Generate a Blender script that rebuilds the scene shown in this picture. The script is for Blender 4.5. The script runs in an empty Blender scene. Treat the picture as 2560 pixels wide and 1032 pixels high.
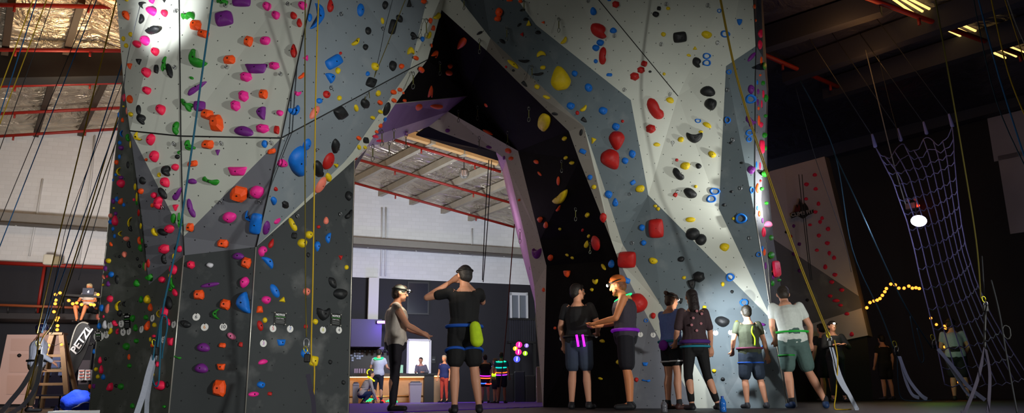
import bpy, bmesh, math, random
from mathutils import Vector, Matrix
from mathutils.bvhtree import BVHTree
random.seed(7)
S = bpy.context.scene
COL = S.collection
F = 1707.0; CX = 1280.0; CY = 635.0
PITCH = math.atan(355/1707.0); ROLL = math.radians(0.6)
CAM = Vector((0, 0, 0.19))
fwd = Vector((0, math.cos(PITCH), math.sin(PITCH)))
r0 = Vector((1, 0, 0)); u0 = Vector((0, -math.sin(PITCH), math.cos(PITCH)))
RT = r0*math.cos(ROLL) - u0*math.sin(ROLL)
UP = r0*math.sin(ROLL) + u0*math.cos(ROLL)
def ray(px, py):
    return (fwd + RT*((px-CX)/F) + UP*((CY-py)/F))
def P(px, py, Y):
    d = ray(px, py); return CAM + d*(Y/d.y)
def hor(px, Y):
    """pixel row of the floor under column px at depth Y"""
    lo, hi = 700.0, 1300.0
    for _ in range(40):
        m = (lo+hi)/2
        if P(px, m, Y).z > 0: lo = m
        else: hi = m
    return lo
def floor_at(px, Y):
    p = P(px, hor(px, Y), Y); p.z = 0; return p
cam = bpy.data.cameras.new('camera'); co = bpy.data.objects.new('camera', cam); COL.objects.link(co)
M = Matrix((( RT.x, UP.x, -fwd.x, CAM.x), (RT.y, UP.y, -fwd.y, CAM.y), (RT.z, UP.z, -fwd.z, CAM.z), (0,0,0,1)))
co.matrix_world = M
cam.sensor_width = 36; cam.sensor_fit = 'HORIZONTAL'; cam.lens = 36*F/2560
cam.shift_y = (CY-516)/2560; cam.clip_end = 300; cam.clip_start = .05
S.camera = co
S.view_settings.view_transform = 'Standard'; S.view_settings.look = 'None'
S.view_settings.gamma = 1; S.view_settings.use_curve_mapping = False
S.view_settings.exposure = 0

def lin(c):
    return tuple(((v/255)/12.92 if v/255 <= .04045 else ((v/255+.055)/1.055)**2.4) for v in c)
MATS = {}
def mat(name, rgb, rough=.6, metal=0, emit=0, noise=0, nscale=8, bump=0, linear=False, spec=.4, alpha=None, trans=0):
    if name in MATS: return MATS[name]
    m = bpy.data.materials.new(name); m.use_nodes = True
    nt = m.node_tree; b = nt.nodes['Principled BSDF']
    c = rgb if linear else lin(rgb)
    b.inputs['Base Color'].default_value = (*c, 1)
    b.inputs['Roughness'].default_value = rough; b.inputs['Metallic'].default_value = metal
    b.inputs['Specular IOR Level'].default_value = spec
    if trans: b.inputs['Transmission Weight'].default_value = trans
    if emit:
        b.inputs['Emission Color'].default_value = (*c, 1); b.inputs['Emission Strength'].default_value = emit
    if noise or bump:
        tc = nt.nodes.new('ShaderNodeTexCoord'); n = nt.nodes.new('ShaderNodeTexNoise')
        n.inputs['Scale'].default_value = nscale; n.inputs['Detail'].default_value = 5
        nt.links.new(tc.outputs['Object'], n.inputs['Vector'])
        if noise:
            mx = nt.nodes.new('ShaderNodeMix'); mx.data_type = 'RGBA'
            mx.inputs[6].default_value = (*[max(0, v*(1-noise)) for v in c], 1)
            mx.inputs[7].default_value = (*[min(1, v*(1+noise)) for v in c], 1)
            nt.links.new(n.outputs['Fac'], mx.inputs[0]); nt.links.new(mx.outputs[2], b.inputs['Base Color'])
        if bump:
            bp = nt.nodes.new('ShaderNodeBump'); bp.inputs['Strength'].default_value = bump
            bp.inputs['Distance'].default_value = .02
            nt.links.new(n.outputs['Fac'], bp.inputs['Height']); nt.links.new(bp.outputs[0], b.inputs['Normal'])
    MATS[name] = m; return m

def panelmat(name, alb, chalk=.04, holes=True, hole_dark=.12, tint=None):
    """painted plywood: soft mottling, faint chalk smudges, a staggered grid of small bolt holes (UV in metres)"""
    if name in MATS: return MATS[name]
    m = bpy.data.materials.new(name); m.use_nodes = True
    nt = m.node_tree; b = nt.nodes['Principled BSDF']; L = nt.links
    b.inputs['Roughness'].default_value = .75; b.inputs['Specular IOR Level'].default_value = .2
    tc = nt.nodes.new('ShaderNodeTexCoord')
    n = nt.nodes.new('ShaderNodeTexNoise'); n.inputs['Scale'].default_value = 1.7; n.inputs['Detail'].default_value = 6
    L.new(tc.outputs['Object'], n.inputs['Vector'])
    mx = nt.nodes.new('ShaderNodeMix'); mx.data_type = 'RGBA'
    mx.inputs[6].default_value = (*[v*.86 for v in alb], 1); mx.inputs[7].default_value = (*[v*1.12 for v in alb], 1)
    L.new(n.outputs['Fac'], mx.inputs[0])
    n2 = nt.nodes.new('ShaderNodeTexNoise'); n2.inputs['Scale'].default_value = 3.1; n2.inputs['Detail'].default_value = 8
    L.new(tc.outputs['Object'], n2.inputs['Vector'])
    cr = nt.nodes.new('ShaderNodeMapRange'); cr.inputs[1].default_value = .56; cr.inputs[2].default_value = .78
    cr.inputs[3].default_value = 0; cr.inputs[4].default_value = chalk*3
    L.new(n2.outputs['Fac'], cr.inputs[0])
    m2 = nt.nodes.new('ShaderNodeMix'); m2.data_type = 'RGBA'; m2.inputs[7].default_value = (.6, .6, .58, 1)
    L.new(cr.outputs[0], m2.inputs[0]); L.new(mx.outputs[2], m2.inputs[6])
    out = m2.outputs[2]
    if holes:
        mp = nt.nodes.new('ShaderNodeMapping'); mp.inputs['Rotation'].default_value = (0, 0, .72)
        mp.inputs['Scale'].default_value = (5.6, 5.6, 1)
        L.new(tc.outputs['UV'], mp.inputs['Vector'])
        fr = nt.nodes.new('ShaderNodeVectorMath'); fr.operation = 'FRACTION'; L.new(mp.outputs[0], fr.inputs[0])
        sb = nt.nodes.new('ShaderNodeVectorMath'); sb.operation = 'SUBTRACT'; sb.inputs[1].default_value = (.5, .5, 0)
        L.new(fr.outputs[0], sb.inputs[0])
        ln = nt.nodes.new('ShaderNodeVectorMath'); ln.operation = 'LENGTH'; L.new(sb.outputs[0], ln.inputs[0])
        lt = nt.nodes.new('ShaderNodeMath'); lt.operation = 'LESS_THAN'; lt.inputs[1].default_value = .038
        L.new(ln.outputs['Value'], lt.inputs[0])
        m3 = nt.nodes.new('ShaderNodeMix'); m3.data_type = 'RGBA'
        m3.inputs[7].default_value = (*[v*hole_dark for v in alb], 1)
        L.new(lt.outputs[0], m3.inputs[0]); L.new(out, m3.inputs[6]); out = m3.outputs[2]
    L.new(out, b.inputs['Base Color'])
    MATS[name] = m; return m

def obj(name, bm, m, parent=None, smooth=False, world=True):
    me = bpy.data.meshes.new(name)
    bmesh.ops.recalc_face_normals(bm, faces=bm.faces[:])
    bm.to_mesh(me); bm.free()
    ms = m if isinstance(m, (list, tuple)) else [m]
    for q in ms: me.materials.append(q)
    if smooth:
        for p in me.polygons: p.use_smooth = True
    o = bpy.data.objects.new(name, me); COL.objects.link(o)
    if parent is not None:
        o.parent = parent
        if world: o.matrix_parent_inverse = parent.matrix_basis.inverted()
    return o
def tag(o, label=None, cat=None, group=None, kind=None):
    if label: o['label'] = label
    if cat: o['category'] = cat
    if group: o['group'] = group
    if kind: o['kind'] = kind
    return o
def thing(name, loc, label, cat, group=None, rz=0, kind=None):
    o = bpy.data.objects.new(name, None); COL.objects.link(o)
    o.location = loc; o.rotation_euler = (0, 0, rz); o.empty_display_size = .1
    return tag(o, label, cat, group, kind)
BM = bmesh.new
def box(bm, c, s, rot=None, mi=0, bev=0):
    r = bmesh.ops.create_cube(bm, size=1)
    vs = r['verts']
    T = Matrix.Translation(Vector(c)) @ (rot.to_4x4() if rot else Matrix()) @ Matrix.Diagonal((*s, 1))
    bmesh.ops.transform(bm, matrix=T, verts=vs)
    fs = {f for v in vs for f in v.link_faces}
    for f in fs: f.material_index = mi
    if bev:
        es = list({e for f in fs for e in f.edges})
        bmesh.ops.bevel(bm, geom=es, offset=bev, segments=2, affect='EDGES', profile=.5)
def frame_of(d):
    d = d.normalized(); a = Vector((0,0,1)) if abs(d.z) < .9 else Vector((1,0,0))
    x = d.cross(a).normalized(); y = d.cross(x).normalized(); return x, y, d
def tube(bm, pts, r, n=8, closed=False, mi=0, cap=True):
    pts = [Vector(p) for p in pts]; k = len(pts)
    rs = r if isinstance(r, (list, tuple)) else [r]*k
    rings = []; px = None
    for i, p in enumerate(pts):
        if closed: d = pts[(i+1) % k]-pts[i-1]
        else: d = pts[min(i+1, k-1)]-pts[max(i-1, 0)]
        if d.length < 1e-9: d = Vector((0,0,1))
        d.normalize()
        if px is None: px = frame_of(d)[0]
        px = (px - d*px.dot(d))
        if px.length < 1e-6: px = frame_of(d)[0]
        px.normalize(); py = d.cross(px)
        rings.append([bm.verts.new(p + (px*math.cos(t)+py*math.sin(t))*rs[i]) for t in [2*math.pi*j/n for j in range(n)]])
    m = k if closed else k-1
    for i in range(m):
        A = rings[i]; B = rings[(i+1) % k]
        for j in range(n):
            f = bm.faces.new((A[j], A[(j+1) % n], B[(j+1) % n], B[j])); f.material_index = mi; f.smooth = True
    if not closed and cap:
        f = bm.faces.new(rings[0][::-1]); f.material_index = mi
        f = bm.faces.new(rings[-1]); f.material_index = mi
def bar(bm, a, b, w, h, mi=0, up=Vector((0,0,1))):
    """rectangular bar from a to b"""
    a = Vector(a); b = Vector(b); d = (b-a).normalized()
    x = d.cross(up)
    if x.length < 1e-4: x = d.cross(Vector((0,1,0)))
    x.normalize(); y = x.cross(d).normalized()
    vs = []
    for p in (a, b):
        for sx, sy in ((-1,-1),(1,-1),(1,1),(-1,1)):
            vs.append(bm.verts.new(p + x*sx*w/2 + y*sy*h/2))
    for f in ((0,1,2,3),(7,6,5,4),(0,4,5,1),(1,5,6,2),(2,6,7,3),(3,7,4,0)):
        q = bm.faces.new([vs[i] for i in f]); q.material_index = mi
def ball(bm, c, r, seg=12, rings=8, rot=None, mi=0):
    rr = r if isinstance(r, (tuple, list)) else (r, r, r)
    q = bmesh.ops.create_uvsphere(bm, u_segments=seg, v_segments=rings, radius=1)
    T = Matrix.Translation(Vector(c)) @ (rot.to_4x4() if rot else Matrix()) @ Matrix.Diagonal((*rr, 1))
    bmesh.ops.transform(bm, matrix=T, verts=q['verts'])
    for f in {f for v in q['verts'] for f in v.link_faces}: f.material_index = mi; f.smooth = True
def capsule(bm, a, b, ra, rb, n=12, mi=0, flat=1.0):
    a = Vector(a); b = Vector(b); d = b-a
    if d.length < 1e-6: ball(bm, a, ra); return
    d.normalize(); pts = []; rs = []
    for t in (80, 55, 30): pts.append(a - d*ra*math.sin(math.radians(t))); rs.append(ra*math.cos(math.radians(t)))
    for t in (0, .33, .66, 1): pts.append(a.lerp(b, t)); rs.append(ra+(rb-ra)*t)
    for t in (30, 55, 80): pts.append(b + d*rb*math.sin(math.radians(t))); rs.append(rb*math.cos(math.radians(t)))
    tube(bm, pts, rs, n=n, mi=mi)
def smoothpts(pts, k=6):
    pts = [Vector(p) for p in pts]; out = []
    for i in range(len(pts)-1):
        p0 = pts[max(i-1, 0)]; p1 = pts[i]; p2 = pts[i+1]; p3 = pts[min(i+2, len(pts)-1)]
        for j in range(k):
            t = j/k
            out.append(.5*((2*p1)+(p2-p0)*t+(2*p0-5*p1+4*p2-p3)*t*t+(3*p1-p0-3*p2+p3)*t**3))
    out.append(pts[-1]); return out
# ---------------------------------------------------------------- climbing towers
V = dict(
 a1=(279,-150,6.35), a2=(308,197,6.5), a3=(325,327,6.15), a4=(446,-150,6.12), a5=(452,340,6.02), a6=(458,592,6.35),
 a7=(460,638,6.4), a8=(372,712,6.7), l2=(221,1047,7.3), l3=(420,1050,6.4), st1=(344,560,6.6), st2=(356,560,6.5),
 b1=(810,-150,5.85), b2=(703,345,5.76), b3=(640,617,6.4), b4=(612,1050,6.4),
 d1=(1104,-150,6.9), d2=(1025,172,7.1), d3=(1006,200,7.1), d4=(882,380,7.1), d5=(860,406,7.05),
 e1=(1147,-150,7.0), e1b=(1118,-42,7.05), e2=(1104,25,7.25), e3=(1069,149,7.3), e4=(1031,200,7.3), ep=(989,259,7.3),
 eq=(935,340,7.3), e5=(917,367,7.3), e6=(886,399,7.25), e7=(860,423,7.15), f1=(870,1039,7.3),
 g1=(1216,126,7.8), g2=(1290,200,8.1), g3=(1422,328,8.9), g4=(1448,400,9.1), g5=(1528,600,9.8), g6=(1546,650,9.95), g7=(1583,1019,10.1),
 k1=(1358,1016,12), k2=(1366,664,12), k3=(1350,600,11.9), k4=(1295,377,11.3), k5=(1120,279,10.9), k6=(1168,240,10.9),
 m1=(1072,316,11.1), m2=(975,353,8.6), n1=(1100,329,11.3), n2=(1240,380,11.7), n3=(1265,400,11.8), n4=(1280,456,12), n5=(1315,600,12.4),
 n6=(1336,716,12.5), n7=(1343,800,12.5), n8=(1357,1015,12.4), q1=(1246,402,13.5), q2=(1100,357,13), q3=(1040,338,12),
 u1=(1241,382,14), u2=(1256,430,14), u3=(1272,500,14), u4=(1296,600,14), u5=(1336,753,14), u6=(1340,800,14),
 h1=(1226,95,7.7), h2=(1460,316,8.8), h3=(1480,400,9.05), h4=(1488,400,9.05), h5=(1553,600,9.75), h6=(1557,611,9.8),
 w0=(1183,-150,7.1), w1=(1340,62,7.9), w2=(1577,250,8.9), w3=(1621,488,9.45), w4=(1797,522,9.5), w5=(1815,165,8.9), w6=(1890,115,8.9),
 w7=(1876,-150,8.2), w8=(1373,-150,7.5), wc=(1695,240,9.1), x1=(1930,800,9.5), x2=(1969,1018,9.2), x3=(1800,1018,9.6), x4=(1654,765,9.8),
 x5=(1742,1018,9.75), x6=(1623,800,9.95), r1=(1898,600,9.35), r2=(1887,536,9.3), r3=(1888,200,9.0),
 s1=(1908,144,9.1), s2=(1917,225,9.2), s3=(1914,316,9.25), s4=(1908,400,9.3), s5=(1903,500,9.35), s6=(1915,606,9.45),
 t0=(1898,-150,8.6), t1=(1916,150,9.7), t2=(1921,225,9.8), t3=(1918,320,9.9), t4=(1918,430,10), t5=(1934,600,10), t6=(1950,700,10), t7=(1962,800,10), t8=(1994,1016,10.1),
)
# the base corners stand on the floor
for k_ in ('l2','l3','b4','f1','g7','k1','n8','x2','x3','x5','t8'):
    x_, y_, Y_ = V[k_]; V[k_] = (x_, hor(x_, Y_)+.0, Y_)
PV = {k: P(*v) for k, v in V.items()}
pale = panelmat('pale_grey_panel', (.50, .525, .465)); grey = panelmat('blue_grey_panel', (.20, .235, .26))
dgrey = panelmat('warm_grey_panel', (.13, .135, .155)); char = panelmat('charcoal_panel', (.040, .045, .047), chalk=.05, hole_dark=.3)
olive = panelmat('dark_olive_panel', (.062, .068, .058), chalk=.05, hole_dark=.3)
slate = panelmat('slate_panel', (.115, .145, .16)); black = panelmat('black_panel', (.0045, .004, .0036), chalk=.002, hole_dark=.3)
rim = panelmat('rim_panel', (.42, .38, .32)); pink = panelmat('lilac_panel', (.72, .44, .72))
def purple_mat(name, a, b):
    m = mat(name, a, .7, linear=True, bump=.2)
    nt = m.node_tree; L = nt.links; bs = nt.nodes['Principled BSDF']
    tc = nt.nodes.new('ShaderNodeTexCoord'); n = nt.nodes.new('ShaderNodeTexNoise'); n.inputs['Scale'].default_value = .9
    n.inputs['Distortion'].default_value = 1.5; n.inputs['Detail'].default_value = 4
    mx = nt.nodes.new('ShaderNodeMix'); mx.data_type = 'RGBA'; mx.inputs[6].default_value = (*a, 1); mx.inputs[7].default_value = (*b, 1)
    L.new(tc.outputs['Object'], n.inputs['Vector']); L.new(n.outputs['Fac'], mx.inputs[0]); L.new(mx.outputs[2], bs.inputs['Base Color'])
    return m
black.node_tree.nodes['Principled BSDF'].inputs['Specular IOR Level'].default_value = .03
purp = purple_mat('purple_painted_panel', (.11, .045, .17), (.20, .12, .30)); lilac = purple_mat('lilac_painted_band', (.26, .19, .36), (.38, .3, .46))
PANELS = [
 # tower, key, material, faces, words used in labels
 ('L','A',pale,[('a1','a4','a5','a3','a2')],'top left pale panel'),
 ('L','A2',pale,[('a3','a5','a6')],'narrow pale triangle left'),
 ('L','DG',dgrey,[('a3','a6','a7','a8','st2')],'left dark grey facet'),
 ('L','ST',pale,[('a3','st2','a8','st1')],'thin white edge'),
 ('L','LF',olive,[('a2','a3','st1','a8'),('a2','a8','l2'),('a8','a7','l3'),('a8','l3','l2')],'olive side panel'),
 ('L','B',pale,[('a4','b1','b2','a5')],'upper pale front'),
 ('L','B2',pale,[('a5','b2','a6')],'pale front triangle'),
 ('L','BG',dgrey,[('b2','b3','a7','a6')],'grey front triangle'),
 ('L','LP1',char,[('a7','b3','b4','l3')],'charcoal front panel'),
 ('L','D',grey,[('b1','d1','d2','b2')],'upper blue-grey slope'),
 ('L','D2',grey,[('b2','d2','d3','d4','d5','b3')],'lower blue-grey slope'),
 ('L','STR',pale,[('d1','e1','e1b','e2','e3','d2'),('d2','e3','e4','d3'),('d3','e4','ep','eq','e5','d4'),('d4','e5','e6','e7','d5'),('d5','e7','b3')],'pale strip edging the arch'),
 ('L','LP2',char,[('b3','e7','e6','f1','b4')],'charcoal panel by the passage'),
 ('L','BLK',black,[('e2','e3','e4','ep','k6'),('e2','k6','g1'),('g1','k6','k4'),('k6','k5','k4'),('g1','k4','g2'),('g2','k4','g3'),('g3','k4','g4'),
      ('g4','k4','k3'),('g4','k3','g5'),('g5','k3','k2'),('g5','k2','g6'),('g6','k2','k1','g7')],'black arch underside'),
 ('L','PUR',purp,[('ep','k6','k5','eq')],'purple soffit'),
 ('L','PUR2',lilac,[('eq','k5','m1','m2','e5')],'lilac soffit band'),
 ('L','BACK',rim,[('k5','k4','n2','n1','m1'),('k4','k3','n5','n4','n3','n2'),('k3','k2','n6','n5'),('k2','k1','n8','n7','n6')],'rear rim of the arch'),
 ('L','SOF',black,[('m1','n1','n2','q1','q2','q3')],'black rear soffit'),
 ('L','PINK',pink,[('u1','n2','n3','u2'),('u2','n3','n4','u3'),('u3','n4','n5','u4'),('u4','n5','n6','u5'),('u5','n6','n7','u6')],'lilac wall past the arch'),
 ('L','P1',panelmat('shaded_rim_panel', (.20,.185,.16)),[('h1','h2','g3','g2','g1'),('h2','h3','g5','g4','g3')],'dim rim of the arch'),  # pale rim darkened in its colour to carry the shade under the arch
 ('L','P2',pale,[('h2','h4','h3'),('h3','h4','h5','g5'),('g5','h5','h6','g6')],'pale sliver'),
 ('L','P0',pale,[('e1b','e2','g1','h1')],'pale arch crown'),
 ('L','G1',slate,[('e1','e1b','h1','w1','w0'),('h1','h2','w2','w1'),('h2','h4','w3','w2'),('h4','h5','h6','w3')],'slate band'),
 ('L','W',pale,[('w0','w1','w2','wc','w8'),('w2','w3','wc'),('w8','wc','w5','w6','w7'),('wc','w3','w4','w5'),('w3','w4','x1')],'right tower pale face'),
 ('L','RG',slate,[('w6','w5','w4','r2','r3'),('w4','x1','r1','r2')],'right slate panel'),
 ('L','G2',slate,[('w3','x1','x4','h6'),('x1','x2','x3','x4')],'lower grey face'),
 ('L','P3',pale,[('h6','x4','x6','g6'),('x4','x3','x5','x6')],'pale diagonal band'),
 ('L','DT',dgrey,[('g6','x6','x5','g7')],'dark foot panel'),
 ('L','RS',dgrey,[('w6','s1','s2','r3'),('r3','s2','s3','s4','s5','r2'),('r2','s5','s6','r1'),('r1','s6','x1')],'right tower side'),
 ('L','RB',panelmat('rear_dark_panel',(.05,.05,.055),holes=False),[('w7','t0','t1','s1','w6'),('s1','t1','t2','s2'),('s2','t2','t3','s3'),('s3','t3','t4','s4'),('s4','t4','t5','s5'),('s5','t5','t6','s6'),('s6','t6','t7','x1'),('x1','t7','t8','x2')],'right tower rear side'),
]
tower = thing('climbing_wall', floor_at(1000, 8), 'huge faceted climbing wall with an arched passage, charcoal, grey and pale panels', 'climbing wall')
TRI = []   # (points, panel key)
VIS = {}
for tw, key, m, faces, words in PANELS:
    bm = BM(); uvl = bm.loops.layers.uv.new('uv'); cache = {}
    VIS[key] = words
    for f in faces:
        fv = []
        for n in f:
            if n not in cache: cache[n] = bm.verts.new(PV[n])
            fv.append(cache[n])
        bm.faces.new(fv)
    bmesh.ops.triangulate(bm, faces=bm.faces[:], quad_method='SHORT_EDGE')
    # normals toward the camera
    nsum = Vector()
    for f in bm.faces:
        f.normal_update()
        if f.normal.dot(CAM - f.calc_center_median()) < 0: f.normal_flip()
        nsum += f.normal*f.calc_area()
    n = nsum.normalized(); ux = Vector((0,0,1)).cross(n)
    if ux.length < .2: ux = Vector((1,0,0))
    ux.normalize(); uy = n.cross(ux)
    for f in bm.faces:
        for lp in f.loops: lp[uvl].uv = (lp.vert.co.dot(ux), lp.vert.co.dot(uy))
        TRI.append(([v.co.copy() for v in f.verts], key))
    # give the sheet its plywood thickness, away from the viewer
    top = bm.faces[:]; bnd = [e for e in bm.edges if len(e.link_faces) == 1]
    mp = {}
    for v in bm.verts[:]:
        nn = Vector()
        for f in v.link_faces: nn += f.normal
        nn.normalize(); mp[v] = bm.verts.new(v.co - nn*.035)
    for f in top:
        q = bm.faces.new([mp[v] for v in reversed(f.verts[:])])
    for e in bnd:
        f = e.link_faces[0]; a, b = e.verts
        for lp in f.loops:
            if lp.vert == a and lp.link_loop_next.vert == b: a, b = b, a; break
        bm.faces.new((a, b, mp[b], mp[a]))
    me = bpy.data.meshes.new('panel'); bm.to_mesh(me); bm.free(); me.materials.append(m)
    o = bpy.data.objects.new('panel', me); COL.objects.link(o); o.parent = tower; o.matrix_parent_inverse = tower.matrix_basis.inverted()
    o['label'] = words
def add_bvh(): 
    vs = []; fs = []; ks = []
    for pts, key in TRI:
        i = len(vs); vs += pts; fs.append((i, i+1, i+2)); ks.append(key)
    return BVHTree.FromPolygons(vs, fs), ks
# seams, corner trims
sm = mat('seam_dark', (25, 26, 26), .8); tr = mat('aluminium_trim', (190, 188, 178), .35, .6)
def seam(pts, r, m, name='seam'):
    bm = BM(); q = [PV[p] if isinstance(p, str) else P(*p) for p in pts]
    q = [v + (CAM-v).normalized()*r*.6 for v in q]
    tube(bm, q, r, n=6); obj(name, bm, m, tower)
seam(['a3','a5','b2'], .007, sm); seam(['a4','a5','a6','a7'], .006, sm); seam(['b2','d2','e3'], .006, sm)
seam(['b1','b2','b3'], .006, sm); seam(['w8','wc'], .006, sm); seam(['w7','w6','r3','r2'], .007, sm)
seam(['a7','l3'], .006, tr, 'corner_trim'); seam(['b3','b4'], .006, tr, 'corner_trim'); seam(['e6','f1'], .006, tr, 'corner_trim')
seam(['r2','r1','x1','x2'], .006, tr, 'corner_trim'); seam(['g6','g7'], .005, tr, 'corner_trim'); seam(['s6','x1'], .006, tr, 'corner_trim')
seam(['a2','l2'], .005, tr, 'corner_trim'); seam(['ep','k6'], .006, tr, 'corner_trim')
# closing boards behind the free edges so that the towers are solid
bm = BM()
def quad(bm, a, b, c, d):
    bm.faces.new([bm.verts.new(v) for v in (a, b, c, d)])
def backof(p, dx, dy): return Vector((p.x+dx, p.y+dy, p.z))
for chain, dx, dy in ((['e5','e6','f1'], -.9, 2.2), (['a1','a2','l2'], .3, 2.2)):
    for a, b in zip(chain, chain[1:]):
        quad(bm, PV[a]-Vector((0,-.04,0)), PV[b]-Vector((0,-.04,0)), backof(PV[b], dx, dy), backof(PV[a], dx, dy))
quad(bm, backof(PV['f1'], -.9, 2.2), backof(PV['e5'], -.9, 2.2), backof(PV['a1'], .3, 2.2), backof(PV['l2'], .3, 2.2))
obj('back_board', bm, mat('raw_back_board', (40, 38, 36), .8), tower)

# far tower with the gym's sign
FAR = dict(y1=(1925,428,16), y2=(2061,391,16), y3=(2073,395,16.6), z1=(2170,838,16), z2=(2182,842,16.6), z3=(1925,888,16),
           c1=(1925,592,16), c2=(2147,740,16), c3=(2154,770,16), c4=(1925,842,16))
PF = {k: P(*v) for k, v in FAR.items()}
ftow = thing('climbing_wall', floor_at(2060, 16), 'far pale climbing tower with red holds and a mountain sign, beside the cargo net', 'climbing wall')
fpale = panelmat('far_pale_panel', (.42, .37, .42), holes=False); fslate = panelmat('far_slate_panel', (.12, .115, .14), holes=False)
VIS['FT'] = 'far tower upper face'; VIS['FS'] = 'far tower slate band'; VIS['FL'] = 'far tower lower face'
for key, m, fs in (('FT', fpale, ['y1','y2','c2','c1']), ('FS', fslate, ['c1','c2','c3','c4']), ('FL', fpale, ['c4','c3','z1','z3']), (None, fslate, ['y2','y3','z2','z1'])):
    bm = BM(); uvl = bm.loops.layers.uv.new('uv')
    top = [bm.verts.new(PF[k]) for k in fs]; bot = [bm.verts.new(PF[k]+Vector((.0, .9, 0))) for k in fs]
    f = bm.faces.new(top); bm.faces.new(bot[::-1])
    for i in range(4): bm.faces.new((top[i], bot[i], bot[(i+1) % 4], top[(i+1) % 4]))
    if key:
        ps = [PF[k] for k in fs]
        TRI.append(([ps[0], ps[1], ps[2]], key)); TRI.append(([ps[0], ps[2], ps[3]], key))
    obj('panel', bm, m, ftow)
bm = BM()   # dark base below the far tower
b0, b1, b2, b3 = PF['z3'], PF['z1'], floor_at(2186, 16.0), floor_at(1930, 16.0)
top = [bm.verts.new(v+Vector((0, .05, 0))) for v in (b0, b1, b2, b3)]; bot = [bm.verts.new(v+Vector((0, .9, 0))) for v in (b0, b1, b2, b3)]
bm.faces.new(top); bm.faces.new(bot)
for i in range(4): bm.faces.new((top[i], bot[i], bot[(i+1) % 4], top[(i+1) % 4]))
obj('base', bm, mat('far_base_dark', (22, 20, 24), .8), ftow)
BVH, KEYS = add_bvh()
def hit(px, py):
    for k in (0, 3, 6, 10, 15, 20):
        for ax, ay in ((0,0),) if k == 0 else ((-k,0),(k,0),(0,k),(0,-k)):
            q = hit1(px+ax, py+ay)
            if q:
                if k:   # slide the point back onto the plane of the panel it sits beside
                    loc, n, key = q; d = ray(px, py); t = (loc-CAM).dot(n)/d.dot(n); p_ = CAM + d*t
                    if (p_-loc).length < .5: return p_, n, key
                else: return q
    return None
def hit1(px, py):
    d = ray(px, py).normalized()
    loc, n, i, dist = BVH.ray_cast(CAM, d)
    if loc is None: return None
    if n.dot(d) > 0: n = -n
    return loc, n, KEYS[i]
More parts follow.
